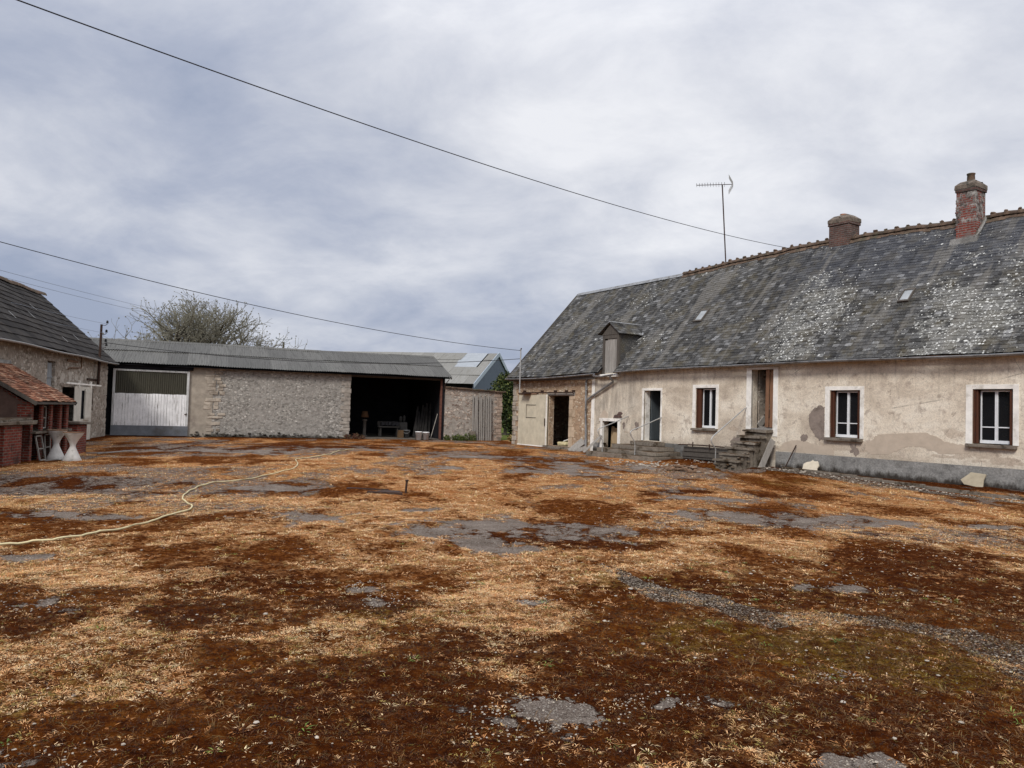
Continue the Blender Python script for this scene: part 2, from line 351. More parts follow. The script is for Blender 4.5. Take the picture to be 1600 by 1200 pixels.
def m_blades(name):
    m = Mat(name, .8, .2); c = m.attr('tint'); v = m.co()
    m.b.inputs['Subsurface Weight'].default_value = 0
    return m.done(m.mix(.5, c, m.mix(1., c, m.ramp(m.noise(v, 30, 3), [(.3, .7), (.7, 1.2)]), 'MULTIPLY')))

RENDER = m_render()
STONE_TAN = m_rubble('tan_rubble', (.47,.33,.22), [(.34,.24,.165), (.45,.32,.215), (.58,.46,.33), (.72,.63,.50)], (.38,.56), 7.4, foot=(.12,.075,.04), zfoot=.05)
STONE_GREY = m_rubble('grey_rubble', (.36,.34,.312), [(.20,.19,.172), (.31,.292,.265), (.43,.41,.375), (.66,.63,.58)], (.40,.60), 11., zfoot=.16, foot=(.014,.011,.007), bstr=1.)
STONE_YARD = m_rubble('yard_rubble', (.38,.34,.30), [(.22,.16,.13), (.40,.31,.25), (.52,.43,.36), (.66,.58,.50)], (.42,.56), 6.5, zfoot=-.1, foot=(.05,.045,.02))
STONE_LEFT = m_rubble('outbuilding_rubble', (.37,.32,.27), [(.20,.165,.13), (.36,.31,.26), (.50,.45,.39), (.66,.61,.54)], (.42,.56), 7.0, zfoot=-.1, foot=(.10,.085,.05))
QUOIN = m_plain('dressed_quoin', (.40,.35,.29), .95, .35, 4, .5, dirt=(.20,.165,.13))
TANQ = m_plain('tan_dressed_stone', (.50,.39,.28), .95, .22, 4, .4, dirt=(.33,.25,.17))
BLOCK = m_brick('cement_block', [(.17,.165,.155), (.145,.14,.13), (.075,.066,.055)], (.20,.195,.18), .5, .2, .75, .012)
CEMENT = m_plain('old_cement', (.155,.150,.142), .95, .38, 3, .5, dirt=(.052,.045,.034))
def m_mossy(name, base, dirt, moss, scale=4.5, zdark=None, courses=False):
    """concrete or stone with moss on everything that faces up, damp towards the ground"""
    m = Mat(name, .97, .12); v = m.co(); X, Y, Z = m.xyz(v); f = m.noise(v, scale, 6, .7); f2 = m.noise(v, scale*.5, 6, .7); f3 = m.noise(v, scale*7, 5, .7)
    nz = m.xyz(m.node('ShaderNodeNewGeometry').outputs['Normal'])[2]
    c = m.ramp(f, [(.3, tuple(x*.55 for x in base)), (.7, tuple(x*1.5 for x in base))]); c = m.mix(m.rng(f2, .48, .64), c, dirt)
    h = f3
    if courses:
        b = m.node('ShaderNodeTexBrick'); m.put(b.inputs['Vector'], m.comb(X, Z, 0)); b.offset = .5
        for k, q in (('Scale', 1.), ('Mortar Size', .008), ('Mortar Smooth', .3), ('Brick Width', .5), ('Row Height', .2)): b.inputs[k].default_value = q
        c = m.mix(m.math('MULTIPLY', b.outputs['Fac'], m.math('MULTIPLY', m.rng(f2, .42, .58), .35)), c, tuple(x*.5 for x in base))
    c = m.mix(.7, c, m.mix(1., c, m.ramp(f3, [(.28, .5), (.5, 1.), (.72, 1.5)]), 'MULTIPLY'))
    if zdark: c = m.mix(m.math('MULTIPLY', m.rng(m.math('SUBTRACT', Z, m.math('MULTIPLY', m.noise(m.map(v, (2, 2, .8)), 2.2, 6, .75), .55)), zdark - .22, zdark - .42), .9), c, (.022,.015,.010))
    c = m.mix(m.math('MULTIPLY', m.rng(nz, .4, .8), m.rng(f, .40, .56)), c, moss)
    return m.done(c, m.bump(h, .8, .012))
CEMENT = m_mossy('old_cement', (.255,.25,.238), (.165,.16,.15), (.06,.04,.02), 3., .26, True)
STEPC = m_mossy('mossy_concrete', (.20,.172,.14), (.05,.037,.024), (.062,.032,.012))
SURR = m_plain('limewash_trim', (.84,.82,.77), .95, .13, 5, .35, dirt=(.58,.55,.49))
SILL = m_mossy('mossy_sill', (.20,.17,.14), (.07,.058,.045), (.05,.035,.02), 9.)
BRICK = m_brick('old_red_brick', [(.24,.046,.029), (.13,.028,.02), (.05,.027,.022)], (.18,.135,.11), dirt=.85)
BRICKD = m_brick('sooty_brick', [(.10,.058,.05), (.14,.07,.056), (.075,.066,.058)], (.16,.145,.13), .22, .07, .7)
BRICKM = m_brick('mixed_chimney_brick', [(.25,.058,.042), (.15,.045,.035), (.20,.185,.17)], (.24,.21,.19), .22, .07, .6, zgrey=7.35)
CAP = m_plain('weathered_cap', (.155,.125,.10), .97, .5, 9, .9, dirt=(.06,.055,.045))
TERRA = m_plain('terracotta', (.27,.115,.065), .9, .4, 7, .5, dirt=(.13,.115,.075))
SLATE = m_slate('slate', [(0, (.032,.031,.030)), (.3, (.056,.055,.054)), (.65, (.082,.081,.080)), (.9, (.112,.111,.110)), (.97, (.17,.17,.17)), (1, (.23,.23,.23))], 1.)
TILED = m_slate('dark_tile', [(0, (.016,.0135,.012)), (.5, (.031,.027,.025)), (1, (.05,.045,.041))], .0, (.05,.042,.034), False)
TILER = m_slate('red_tile', [(0, (.11,.045,.027)), (.4, (.22,.085,.046)), (.7, (.31,.145,.085)), (1, (.42,.27,.18))], .0, (.12,.08,.055), False)
RIDGE = m_plain('ridge_tile', (.125,.085,.06), .95, .6, 5, .6, dirt=(.085,.08,.055))
SHEET = m_sheet('fibre_cement_sheet', (.074,.072,.065), (.118,.115,.104), (.042,.039,.033))
SHEET_D = m_sheet('green_plastic_sheet', (.045,.043,.03), (.06,.057,.04), (.03,.028,.02), .5)
SHEET_B = m_sheet('barn_roof_sheet', (.18,.175,.16), (.24,.235,.215), (.14,.13,.105), .75)
SHEET_L = m_plain('translucent_sheet', (.30,.325,.35), .5, .1, 3, .05)
BLUE = m_sheet('blue_cladding', (.072,.096,.14), (.08,.105,.15), (.06,.08,.12), .7)
BLUET = m_plain('pale_blue_trim', (.36,.42,.50), .6, .1, 3, .05)
ZINC = m_plain('zinc', (.26,.265,.27), .5, .35, 6, .1, .5, .3, dirt=(.12,.11,.10))
PVC = m_plain('white_frame_paint', (.72,.74,.76), .45, .07, 8, .05)
WHITEW = m_wood('peeling_white_boards', (.20,.185,.17), (.30,.28,.26), (.05,.045,.04), peel=(.84,.845,.855), peel_th=(.565,.62))
BEIGEW = m_wood('cream_painted_boards', (.30,.26,.19), (.40,.35,.26), (.16,.13,.09), peel=(.60,.545,.42), peel_th=(.60,.68))
CREAMD = m_wood('worn_cream_door', (.36,.33,.28), (.48,.45,.39), (.16,.14,.12), peel=(.66,.625,.55), peel_th=(.54,.64))
BROWNW = m_wood('brown_shutter', (.058,.021,.012), (.092,.035,.018), (.03,.012,.008))
ORANGEW = m_wood('orange_stained_wood', (.16,.085,.05), (.27,.145,.085), (.12,.08,.06))
GREYW = m_wood('grey_weathered_wood', (.20,.185,.17), (.37,.35,.32), (.055,.048,.042))
GREYWD = m_wood('dark_weathered_wood', (.06,.052,.045), (.12,.105,.09), (.02,.018,.015))
BLUEGW = m_wood('blue_grey_shutter', (.20,.215,.23), (.32,.34,.36), (.09,.09,.09))
KICK = m_plain('grey_steel_plate', (.15,.165,.185), .6, .28, 2.5, .1, .4, .2, dirt=(.10,.10,.10))
IRON = m_plain('rusty_iron', (.045,.025,.018), .85, .5, 14, .4)
GALV = m_plain('galvanised_tube', (.42,.42,.41), .5, .2, 9, .1, .5, .4)
BLACKM = m_plain('black_cable', (.018,.018,.02), .6, .1, 3, .0)
GREYM = m_plain('grey_wire', (.25,.28,.33), .6, .1, 3, .0)
INSIDE = m_plain('interior_shade', (.018,.018,.021), 1., .4, 2, .2, .05)  # near-black colour stands in for the shade indoors, behind gaps and under roofs
INFLOOR = m_plain('barn_floor', (.11,.095,.08), .95, .4, 2, .4)
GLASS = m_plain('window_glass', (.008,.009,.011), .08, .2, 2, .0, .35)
POT = m_plain('white_concrete_planter', (.58,.56,.53), .92, .16, 7, .25, dirt=(.36,.34,.30))
RUST = m_plain('rusty_rim', (.20,.12,.075), .95, .4, 9, .5)
PLASTERC = m_plain('plaster_chunk_face', (.64,.57,.45), .95, .14, 6, .35)
PLASTERB = m_plain('plaster_chunk_back', (.40,.345,.25), .95, .2, 6, .4)
SCAR = m_plain('bare_undercoat', (.25,.205,.175), .97, .2, 5, .5, dirt=(.15,.12,.10))
REPAIR = m_plain('repair_render', (.50,.42,.335), .97, .12, 3.5, .4)
BUCKET = m_plain('white_plastic', (.86,.86,.86), .45, .06, 6, .0)
BUCKETG = m_plain('grey_plastic', (.12,.125,.13), .5, .1, 6, .0)
HOSE = m_plain('yellow_hose', (.62,.54,.32), .65, .2, 5, .1, dirt=(.36,.28,.15))
BARK = m_plain('bark', (.085,.078,.06), .95, .4, 6, .5)
TWIG = m_plain('twig', (.20,.19,.145), .95, .3, 3, .1)
GROUND = m_ground()
BLADES = m_blades('dry_blades')
STONES = m_plain('pale_stones', (.40,.35,.29), .95, .35, 11, .4, dirt=(.16,.12,.085))
RUBBLE = m_plain('mossy_rubble', (.15,.09,.055), .97, .6, 6, .6, dirt=(.30,.265,.22))
def m_leaf(name, a, b, c2):
    m = Mat(name, .7, .25); return m.done(m.ramp(m.rand(), [(0, a), (.6, b), (1, c2)]))
LEAF = m_leaf('evergreen_leaf', (.012,.022,.008), (.04,.065,.018), (.16,.17,.05))
LEAFD = m_leaf('dark_hedge_leaf', (.008,.014,.006), (.02,.034,.012), (.05,.07,.02))
WEED = m_leaf('weed_leaf', (.03,.05,.012), (.075,.10,.025), (.14,.15,.04))

# ------------------------------------------------------------------ shared builders
def wall(mb, x0, x1, z0, z1, t, holes=(), y=0.):
    """wall in the x-z plane, outer face at y, thickness t into +y, rectangular holes (a, b, c, d)"""
    xs = sorted({x0, x1, *[h[0] for h in holes], *[h[1] for h in holes]}); zs = sorted({z0, z1, *[h[2] for h in holes], *[h[3] for h in holes]})
    for i in range(len(xs)-1):
        for k in range(len(zs)-1):
            a, b, c, d = xs[i], xs[i+1], zs[k], zs[k+1]; mx, mz = (a+b)/2, (c+d)/2
            if any(h[0] < mx < h[1] and h[2] < mz < h[3] for h in holes): continue
            mb.quad((a,y,c), (b,y,c), (b,y,d), (a,y,d)); mb.quad((b,y+t,c), (a,y+t,c), (a,y+t,d), (b,y+t,d))
    for a, b, c, d in holes:
        mb.quad((a,y,c), (a,y,d), (a,y+t,d), (a,y+t,c)); mb.quad((b,y,d), (b,y,c), (b,y+t,c), (b,y+t,d))
        mb.quad((a,y,d), (b,y,d), (b,y+t,d), (a,y+t,d)); mb.quad((b,y,c), (a,y,c), (a,y+t,c), (b,y+t,c))
    mb.quad((x0,y,z0), (x0,y,z1), (x0,y+t,z1), (x0,y+t,z0)); mb.quad((x1,y,z1), (x1,y,z0), (x1,y+t,z0), (x1,y+t,z1))
    mb.quad((x0,y,z1), (x1,y,z1), (x1,y+t,z1), (x0,y+t,z1)); mb.quad((x1,y,z0), (x0,y,z0), (x0,y+t,z0), (x1,y+t,z0))
    return mb

def tiles(E, Rd, s0, s1, course, width, thick=.010, jit=.004, tilt=.004, skip=None, slip=.01, gap=.004, lap=.05, seed=1):
    """overlapping roof tiles laid course by course between an eave line E(s) and a ridge line Rd(s)"""
    rg = np.random.default_rng(seed); mb = MB()
    L = (Vector(Rd((s0+s1)/2)) - Vector(E((s0+s1)/2))).length; n = int(round(L / course)); dt = 1. / n
    ax = Vector((1, 0, 0)); up = (Vector(Rd(s0)) - Vector(E(s0))).normalized(); nr = ax.cross(up).normalized()
    def P(s, t, h):
        e = Vector(E(s)); r = Vector(Rd(s)); return e + (r - e) * t + nr * h
    for i in range(n):
        off = (width * .5 if i % 2 else 0) + rg.uniform(-.02, .02); k = 0; s = s0 - off
        sag = rg.normal(0, .0015)
        while s < s1:
            w = width * rg.uniform(.93, 1.07); a = max(s, s0) + gap*.5; b = min(s + w, s1) - gap*.5; s += w
            if b - a < .03: continue
            t0 = i * dt + rg.normal(0, jit) / L + sag; t1 = (i + 1) * dt + lap / L
            if rg.random() < slip: t0 -= .02 / L * rg.uniform(.5, 2.5)
            mid = P((a+b)/2, t0, 0)
            if skip and skip(mid.x, mid.y, mid.z): continue
            h0 = thick * 2.0 + abs(rg.normal(0, tilt)); h0b = h0 + rg.normal(0, tilt * .6); h1 = thick * .5
            rot = rg.normal(0, .0025) / L
            v = [P(a, t0 - rot, h0), P(b, t0 + rot, h0b), P(b, t1, h1), P(a, t1, h1), P(a, t0 - rot, h0 - thick*1.6), P(b, t0 + rot, h0b - thick*1.6)]
            mb.add(v, [(0,1,2,3), (4,5,1,0), (4,0,3), (5,2,1)])
    return mb

def corrugated(mb, x0, x1, E, Rd, pitch=.1, amp=.014, lift=0., phase=0.):
    """corrugated sheet whose ribs run from the eave point to the ridge point"""
    n = max(2, int((x1 - x0) / (pitch / 6))); vs = []; fs = []
    for k in range(n + 1):
        x = x0 + (x1 - x0) * k / n; h = amp * math.sin(2*math.pi*x / pitch + phase) + lift
        e = Vector(E(x)); r = Vector(Rd(x)); vs += [e + Vector((0,0,h)), (e+r)/2 + Vector((0,0,h)), r + Vector((0,0,h))]
    for k in range(n):
        for j in (0, 1): fs.append((k*3+j, k*3+3+j, k*3+4+j, k*3+1+j))
    return mb.add(vs, fs, True)

def board(mb, p0, p1, w, t, face=(0,-1,0)):
    """a plank from p0 to p1, width w, thickness t"""
    p0 = Vector(p0); p1 = Vector(p1); d = (p1 - p0).normalized(); f = Vector(face); sd = d.cross(f)
    sd = sd.normalized() if sd.length > 1e-4 else d.orthogonal().normalized(); f = sd.cross(d).normalized()
    vs = [p + sd * a + f * b for p in (p0, p1) for a, b in ((-w/2,-t/2), (w/2,-t/2), (w/2,t/2), (-w/2,t/2))]
    return mb.add(vs, [(0,3,2,1), (4,5,6,7), (0,1,5,4), (1,2,6,5), (2,3,7,6), (3,0,4,7)])

def ragged(P, n=5, j=.018, seed=1):
    rg = random.Random(seed); out = []
    for (a, b), (c, d) in zip(P, P[1:] + P[:1]):
        for k in range(n): out.append((a + (c-a)*k/n + rg.uniform(-j, j), b + (d-b)*k/n + rg.uniform(-j, j)))
    return out
def blob_poly(cx, cz, rx, rz, n=26, j=.14, seed=0):
    rg = random.Random(seed); out = []
    for k in range(n):
        a = 2*math.pi*k/n; q = 1 + rg.uniform(-j, j) + .12*math.sin(2*a + seed); out.append((cx + rx*q*math.cos(a), cz + rz*q*math.sin(a)))
    return out

def rock(mb, c, r, rg, flat=.6):
    vs = []; n = 6
    for i, (z, q) in enumerate(((-.5, .6), (.1, 1.), (.7, .62))):
        for k in range(n):
            a = 2*math.pi*k/n + rg.uniform(-.3, .3); w = r * q * rg.uniform(.7, 1.2)
            vs.append((c[0] + w*math.cos(a), c[1] + w*math.sin(a), c[2] + z * r * flat * rg.uniform(.8, 1.2)))
    fs = [tuple(range(5, -1, -1)), tuple(range(12, 18))]
    for i in range(2):
        for k in range(n): fs.append((i*n+k, i*n+(k+1) % n, (i+1)*n+(k+1) % n, (i+1)*n+k))
    mb.add(vs, fs)

def catenary(a, b, sag, n=40):
    a = Vector(a); b = Vector(b)
    return [a.lerp(b, i/n) - Vector((0, 0, sag * 4 * (i/n) * (1 - i/n))) for i in range(n+1)]

# ------------------------------------------------------------------ frames of the buildings (x along the yard front, y into the building)
HO, HA = Vector((-.33, 36.58, 0)), R(-56.8)
SO, SA = Vector((-17.32, 32.51, 0)), R(22)
LO, LA = Vector((-17.2, 31.65, 0)), R(106)
CO, CA = Vector((-12.31, 20.87, 0)), R(101)
def W(o, a, x, y, z=0.): return Vector((o.x + x*math.cos(a) - y*math.sin(a), o.y + x*math.sin(a) + y*math.cos(a), o.z + z))
def local(o, a, X, Y):
    dx, dy = X - o.x, Y - o.y; return dx*math.cos(a) + dy*math.sin(a), -dx*math.sin(a) + dy*math.cos(a)
#PART2
# ------------------------------------------------------------------ yard ground
ASPH = [(-3.25,11.28,.83,.85), (.33,10.39,1.49,1.05), (-.13,9.02,.46,.55), (4.92,12.29,1.74,1.0), (-3.71,5.92,.34,.25), (3.41,7.46,.34,.36), (.30,4.15,.36,.25), (.03,4.02,.2,.2),
        (.94,4.37,.26,.10), (2.20,4.91,.12,.10), (-1.04,6.48,.15,.2), (-1.25,7.0,.18,.12), (1.34,21.33,1.49,3.0), (-6.06,10.29,.87,.34), (-1.19,12.25,.42,.32),
        (-4.53,14.58,.71,.85), (1.77,3.67,.16,.08), (-4.81,7.65,.36,.18), (-1.32,20.32,.72,.8), (4.22,23.16,1.37,.8), (3.85,14.82,1.67,.45), (.28,6.59,.14,.1),
        (-9.2,24.6,2.6,1.5), (-7.1,27.6,1.9,1.4), (7.6,12.1,.8,.4), (-.9,25.5,1.3,1.2), (-8.7,12.1,1.1,.35), (9.6,10.7,1.2,.5), (-2.1,3.35,.3,.15), (5.9,6.2,.5,.3)]
TAN = [(-8.08,17.4,2.97,2.2), (-2.89,19.3,4.2,4.4), (3.1,17.8,4.4,4.9), (6.2,16,5.2,3), (.2,8.13,1.54,1.03), (-1.44,5.51,.91,.62), (-2.47,4.67,.6,.7), (2,9.16,2.9,1.1),
       (-3.23,7.05,1.4,.46), (-.46,6.04,.87,.75), (-3.06,12.2,3,1.4), (.21,6.12,.63,.57), (2.8,8.5,1.5,.9), (-1.07,8.3,.9,.64), (-3.8,6.84,.8,.36), (-2.2,13.9,1.5,1.2), (-.3,14.9,2.5,1.3)]
DARK = [(-2.44,7.02,.97,.5), (-2.41,5.83,.52,.45), (-7.64,13.9,2.1,1.6), (-1.15,6.47,.59,.38), (-.66,4.21,.8,.83), (.05,5.28,.58,.5), (1.57,7.15,1.1,.5), (2.93,7.07,1.27,.5), (1.61,4.11,1.3,.7),
        (4.7,7.82,1.1,2), (-10.9,26.5,3.1,3.4), (.55,9.57,1.67,.5), (.83,4.62,.79,.66), (4.16,16.04,3,.6), (-3.37,5.47,.44,.38), (5.2,9.24,1.7,.6), (-6.5,29.6,4.5,1.3), (.3,3.5,2.4,.5)]
OLIVE = [(2.56,5.11,.73,.6), (1.07,7.49,.6,.5), (-.76,6.01,.45,.37), (-2.46,4.25,.45,.5), (-7.04,11.3,1.1,1.2), (6.9,22.9,3,1.6), (8.3,19.4,3,1.6), (1.71,5.59,.98,.5), (-1,31.65,3.4,2), (3.2,5.6,.6,.35)]
GRAVEL = [(.97,8.25), (1.54,6.72), (2.2,6.33), (2.84,6.21), (3.3,5.99), (3.62,5.61), (3.75,4.94)]
GRW = [.06, .22, .25, .12, .17, .33, .42]
def ells(L, X, Y, w=1.):
    m = np.zeros_like(X)
    for cx, cy, rx, ry in L:
        d = np.sqrt(((X-cx)/rx)**2 + ((Y-cy)/ry)**2); m = np.maximum(m, smooth(1.35, .55, d))
    return m * w
def masks(X, Y):
    Dn = np.sqrt(X*X + Y*Y); k = np.clip(Dn * .055, .12, 1.2)
    wx = X + (fbm(X*1.3/k*.5, Y*1.3/k*.5) - .5) * 1.5 * k; wy = Y + (fbm(X*1.3/k*.5 + 40, Y*1.3/k*.5 + 9) - .5) * 1.5 * k
    tan = ells(TAN, wx, wy); dark = ells(DARK, wx, wy); oli = ells(OLIVE, wx, wy)
    asph = np.full_like(X, 9.)
    f5 = fbm(X*.9 + 61, Y*.32 + 47, 5); f6 = fbm(X*2.2 + 11, Y*.8 + 27, 4)
    for cx, cy, rx, ry in ASPH: asph = np.minimum(asph, np.sqrt(((wx-cx)/(rx*.92))**2 + ((wy-cy)/(ry*.78))**2))
    f1 = fbm(X*1.1 + 5, Y*.8 + 3, 6); f2 = fbm(X*3.1 + 8, Y*2.1 + 2, 5); f3 = fbm(X*.42 + 31, Y*.3 + 12, 5)
    f4 = fbm(X*7.5 + 3, Y*5.5 + 8, 4); asph = np.clip(1.02 - .56*asph + 1.7*(f2 - .5) + 1.0*(f1 - .5) + 1.3*(f4 - .5)*smooth(16, 6, Dn), 0, 1)
    asph = np.maximum(asph, np.clip(.37 + 2.4*(f3 - .60) + 1.6*(f6 - .5) + .9*(f2 - .5), 0, .62) * smooth(9, 13, Dn))
    grass = .27 + 1.25*(f1 - .5) + 1.05*(f2 - .5) + .5*(f3 - .5) + (1.6*(f5 - .5) + 1.2*(f6 - .5))*smooth(9, 16, Dn) + .30*tan - .34*dark + .16*smooth(9, 15, Dn) - .10*smooth(5.5, 4, Y)
    grass -= .18 * smooth(1.2, 4, X) * smooth(8.5, 6, Y)
    oli = oli*.60 + .9*(f2 - .5) + .30*smooth(.5, .7, fbm(X*.4 + 21, Y*.4 + 33))
    grav = np.zeros_like(X)
    for (a, b), w0, w1 in zip(zip(GRAVEL[:-1], GRAVEL[1:]), GRW[:-1], GRW[1:]):
        vx, vy = b[0]-a[0], b[1]-a[1]; t = np.clip(((wx-a[0])*vx + (wy-a[1])*vy) / (vx*vx+vy*vy), 0, 1)
        d = np.hypot(wx - a[0] - t*vx, wy - a[1] - t*vy); grav = np.maximum(grav, smooth(1.5, .55, d / (w0 + (w1-w0)*t)))
    hs, hq = local(HO, HA, X, Y); ss, sq = local(SO, SA, X, Y); ls, lq = local(LO, LA, X, Y)
    # rubble strip beside the kerb and damp dark moss against every wall
    kb = -.3 - .17*(hs - 16)
    grav = np.maximum(grav, .75*smooth(.45, .1, np.abs(hq - kb + .45)) * smooth(12.5, 14, hs))
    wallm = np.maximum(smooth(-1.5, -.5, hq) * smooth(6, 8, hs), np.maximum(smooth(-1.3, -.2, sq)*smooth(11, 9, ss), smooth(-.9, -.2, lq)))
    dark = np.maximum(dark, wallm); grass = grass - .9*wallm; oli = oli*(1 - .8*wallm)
    green = smooth(-1., 2.5, sq) * smooth(17.6, 18.6, ss) + smooth(60, 75, Dn); oli = np.maximum(oli, .6*smooth(-1.5, .3, sq) * smooth(15, 17, ss))
    return asph, np.clip(grass, 0, 1), np.clip(oli, 0, 1), np.clip(grav, 0, 1), np.clip(green, 0, 1), np.clip(dark, 0, 1)
def gz(X, Y):
    X = np.asarray(X, float); Y = np.asarray(Y, float)
    hs, hq = local(HO, HA, X, Y); Dn = np.hypot(X, Y)
    bank = .10 * smooth(-1.7, -.7, hq) * smooth(10.5, 12.5, hs)
    a = masks(X, Y); soft = 1 - np.maximum(a[0], .6*a[3])
    z = bank + (fbm(X*.6, Y*.6) - .5) * .10 * smooth(45, 20, Dn)
    mound = (fbm(X*3.2 + 3, Y*3.2) - .45) * .05 + (fbm(X*11, Y*11 + 5) - .45) * .028
    return z + soft * mound * smooth(26, 12, Dn) + .008*soft
def gz1(x, y): return float(gz(np.array([x]), np.array([y]))[0])

na_f = 820
ang = np.concatenate([np.linspace(-47, 47, na_f), np.linspace(47, 313, 90)[1:-1]]); na = len(ang)
rad = np.concatenate([[.4, 1., 1.6], np.geomspace(2.1, 62, 620), np.geomspace(64, 2500, 30)]); nr_ = len(rad)
A_, R_ = np.meshgrid(np.radians(ang), rad); GX = R_*np.sin(A_); GY = R_*np.cos(A_)
GZ = gz(GX.ravel(), GY.ravel()).reshape(GX.shape)
V = np.stack([GX, GY, GZ], -1).reshape(-1, 3)
i = np.arange(nr_-1)[:, None]*na; j = np.arange(na)[None, :]; jn = (j+1) % na
F4 = np.stack([i+j, i+na+j, i+na+jn, i+jn], -1).reshape(-1, 4)[:, ::-1]
F4 = F4[:, ::-1] if False else F4
centre = np.array([[0, 0, float(GZ[0].mean())]]); V = np.concatenate([V, centre]); c0 = len(V) - 1
F3 = np.stack([np.full(na, c0), (np.arange(na)+1) % na, np.arange(na)], -1)
ms = masks(V[:, 0], V[:, 1]); one = np.ones(len(V))
ground = fastmesh('ground', V, F4, F3, GROUND, color={'mask_a': np.stack([ms[0], ms[1], ms[2], one], -1), 'mask_b': np.stack([ms[3], ms[4], ms[5], one], -1)}, smooth=True)
if ground.data.polygons[2000].normal.z < 0: ground.data.flip_normals()
tag(ground, kind='structure')

# footprints where nothing grows
def built(X, Y):
    hs, hq = local(HO, HA, X, Y); ss, sq = local(SO, SA, X, Y); ls, lq = local(LO, LA, X, Y); cs, cq = local(CO, CA, X, Y)
    return ((hq > -.08) & (hs > .6)) | ((hq > -1.6) & (hs > 7.9) & (hs < 12.)) | ((hq > -1.5) & (hs > 14.5) & (hs < 15.9)) | ((sq > -.08) & (ss < 18.2)) | ((lq > -.06) & (ls < .5)) | ((cq > -.05) & (cs > -7) & (cs < 1.5))

# ------------------------------------------------------------------ farmhouse
house = empty('farmhouse', HO, HA)
tag(house, 'long low rendered farmhouse with lichen-spotted slate roof and two brick chimneys', 'farmhouse')
S0, S1 = .8, 27.5
def eave_z(s): return 3.17 + .20*float(smooth(1., 14., s))
def ridge_z(s): return 7.63 + .25*math.exp(-((s-14.5)/5.2)**2) + .012*math.sin(s*1.9) + .01*math.sin(s*4.3)
EV = lambda s: (s, -.30, eave_z(s) + .012*math.sin(s*1.3) + .008*math.sin(s*3.1))
RG = lambda s: (s, 3.85, ridge_z(s))
def roof_at(s, q):
    e = Vector(EV(s)); r = Vector(RG(s)); return e.lerp(r, (q + .30) / 4.15)
BARN_DOOR = (3.73, 5.15, .12, 2.32); HATCH = (7.42, 8.36, .16, 1.30); DOOR = (9.80, 10.68, .64, 2.52); W1 = (12.40, 13.30, 1.20, 2.60)
GRAN = (14.78, 15.62, 1.30, 3.17); W2 = (17.59, 18.53, 1.12, 2.49); W3 = (21.51, 22.42, 1.15, 2.50)
m = MB(); wall(m, S0, 6.66, -.3, 3.30, .20, [BARN_DOOR]); m.build('stone_wall', STONE_TAN, house)
m = MB(); wall(m, 6.66, S1, -.3, 3.42, .30, [HATCH, DOOR, W1, GRAN, W2, W3], y=-.012); m.build('rendered_wall', RENDER, house)
m = MB()
for s in (S0, S1 - .45):
    m.prism([(.49, -.3), (7.7, -.3), (7.7, 3.3), (3.85, 7.5), (.49, 3.6)], s, s + .45, 'yz')
    m.build('gable_wall', STONE_TAN, house); m = MB()
m.box(S0 + .45, S1 - .45, 7.25, 7.7, -.3, 3.4); m.build('back_wall', STONE_TAN, house)
m = MB(); m.box(S0 + .45, S1 - .45, .5, 7.25, -.1, .06); m.build('floor', INFLOOR, house)
m = MB(); m.box(6.5, 6.62, .5, 7.25, .06, 3.5); m.box(11.4, 11.52, .5, 7.25, .06, 3.5); m.box(S0 + .45, S1 - .45, .5, 7.25, 3.5, 3.56); m.box(16.4, 16.5, .5, 7.25, .06, 3.5)
m.build('inner_partition', INSIDE, house)
# quoins on the outer corner and round the barn door
m = MB(); z = 0.
rq = random.Random(3)
k = 0
while z < 3.05:
    h = rq.uniform(.15, .30); w = .42 if k % 2 else .24
    m.rbox(S0 - .02 - rq.uniform(0, .03), S0 + w*rq.uniform(.8, 1.1), -.022 - rq.uniform(0, .02), .2, z + .01, z + h - .012, .014); z += h; k += 1
m.build('corner_quoin', QUOIN, house, .012)
m = MB(); m2 = MB(); z = .1; k = 0
while z < 2.3:
    h = rq.uniform(.3, .46); h = min(h, 2.33 - z) if 2.33 - z < .6 else h; w = .42 if k % 2 else .27
    m.rbox(5.155, 5.15 + w, -.018, .25, z + .006, z + h - .006, .006)
    m2.rbox(3.73 - w*.6, 3.726, -.012, .25, z + .006, z + h - .006, .006); z += h; k += 1
m.build('door_jamb_stone', TANQ, house, .008); m2.build('door_jamb_stone', TANQ, house, .008)
m = MB(); m.box(3.55, 5.55, -.03, .35, 2.33, 2.47); m.build('lintel', GREYW, house, .01)
m = MB(); m.box(3.5, 5.4, -.18, .5, -.1, .11); m.build('threshold', STEPC, house, .02)
# plinth
m = MB(); m.box(15.76, S1 + .02, -.045, .2, -.3, .60); m.build('plinth', CEMENT, house, .008)
m = MB(); wall(m, 6.86, 9.2, -.3, .42, .2, [(7.42, 8.36, .16, .42)], y=-.035); m.build('plinth', CEMENT, house, .006)
m = MB(); m.box(10.9, 12.06, -.05, .2, -.3, .60); m.build('block_plinth', BLOCK, house, .004)
m = MB(); m.box(12.06, 14.75, -.04, .2, -.3, .52); m.build('plinth', CEMENT, house, .006)
m = MB(); m.prism([(6.66, -.3), (6.88, -.3), (6.87, 3.2), (6.70, 3.2)], -.034, .1); m.build('corner_pilaster', SURR, house, .006)

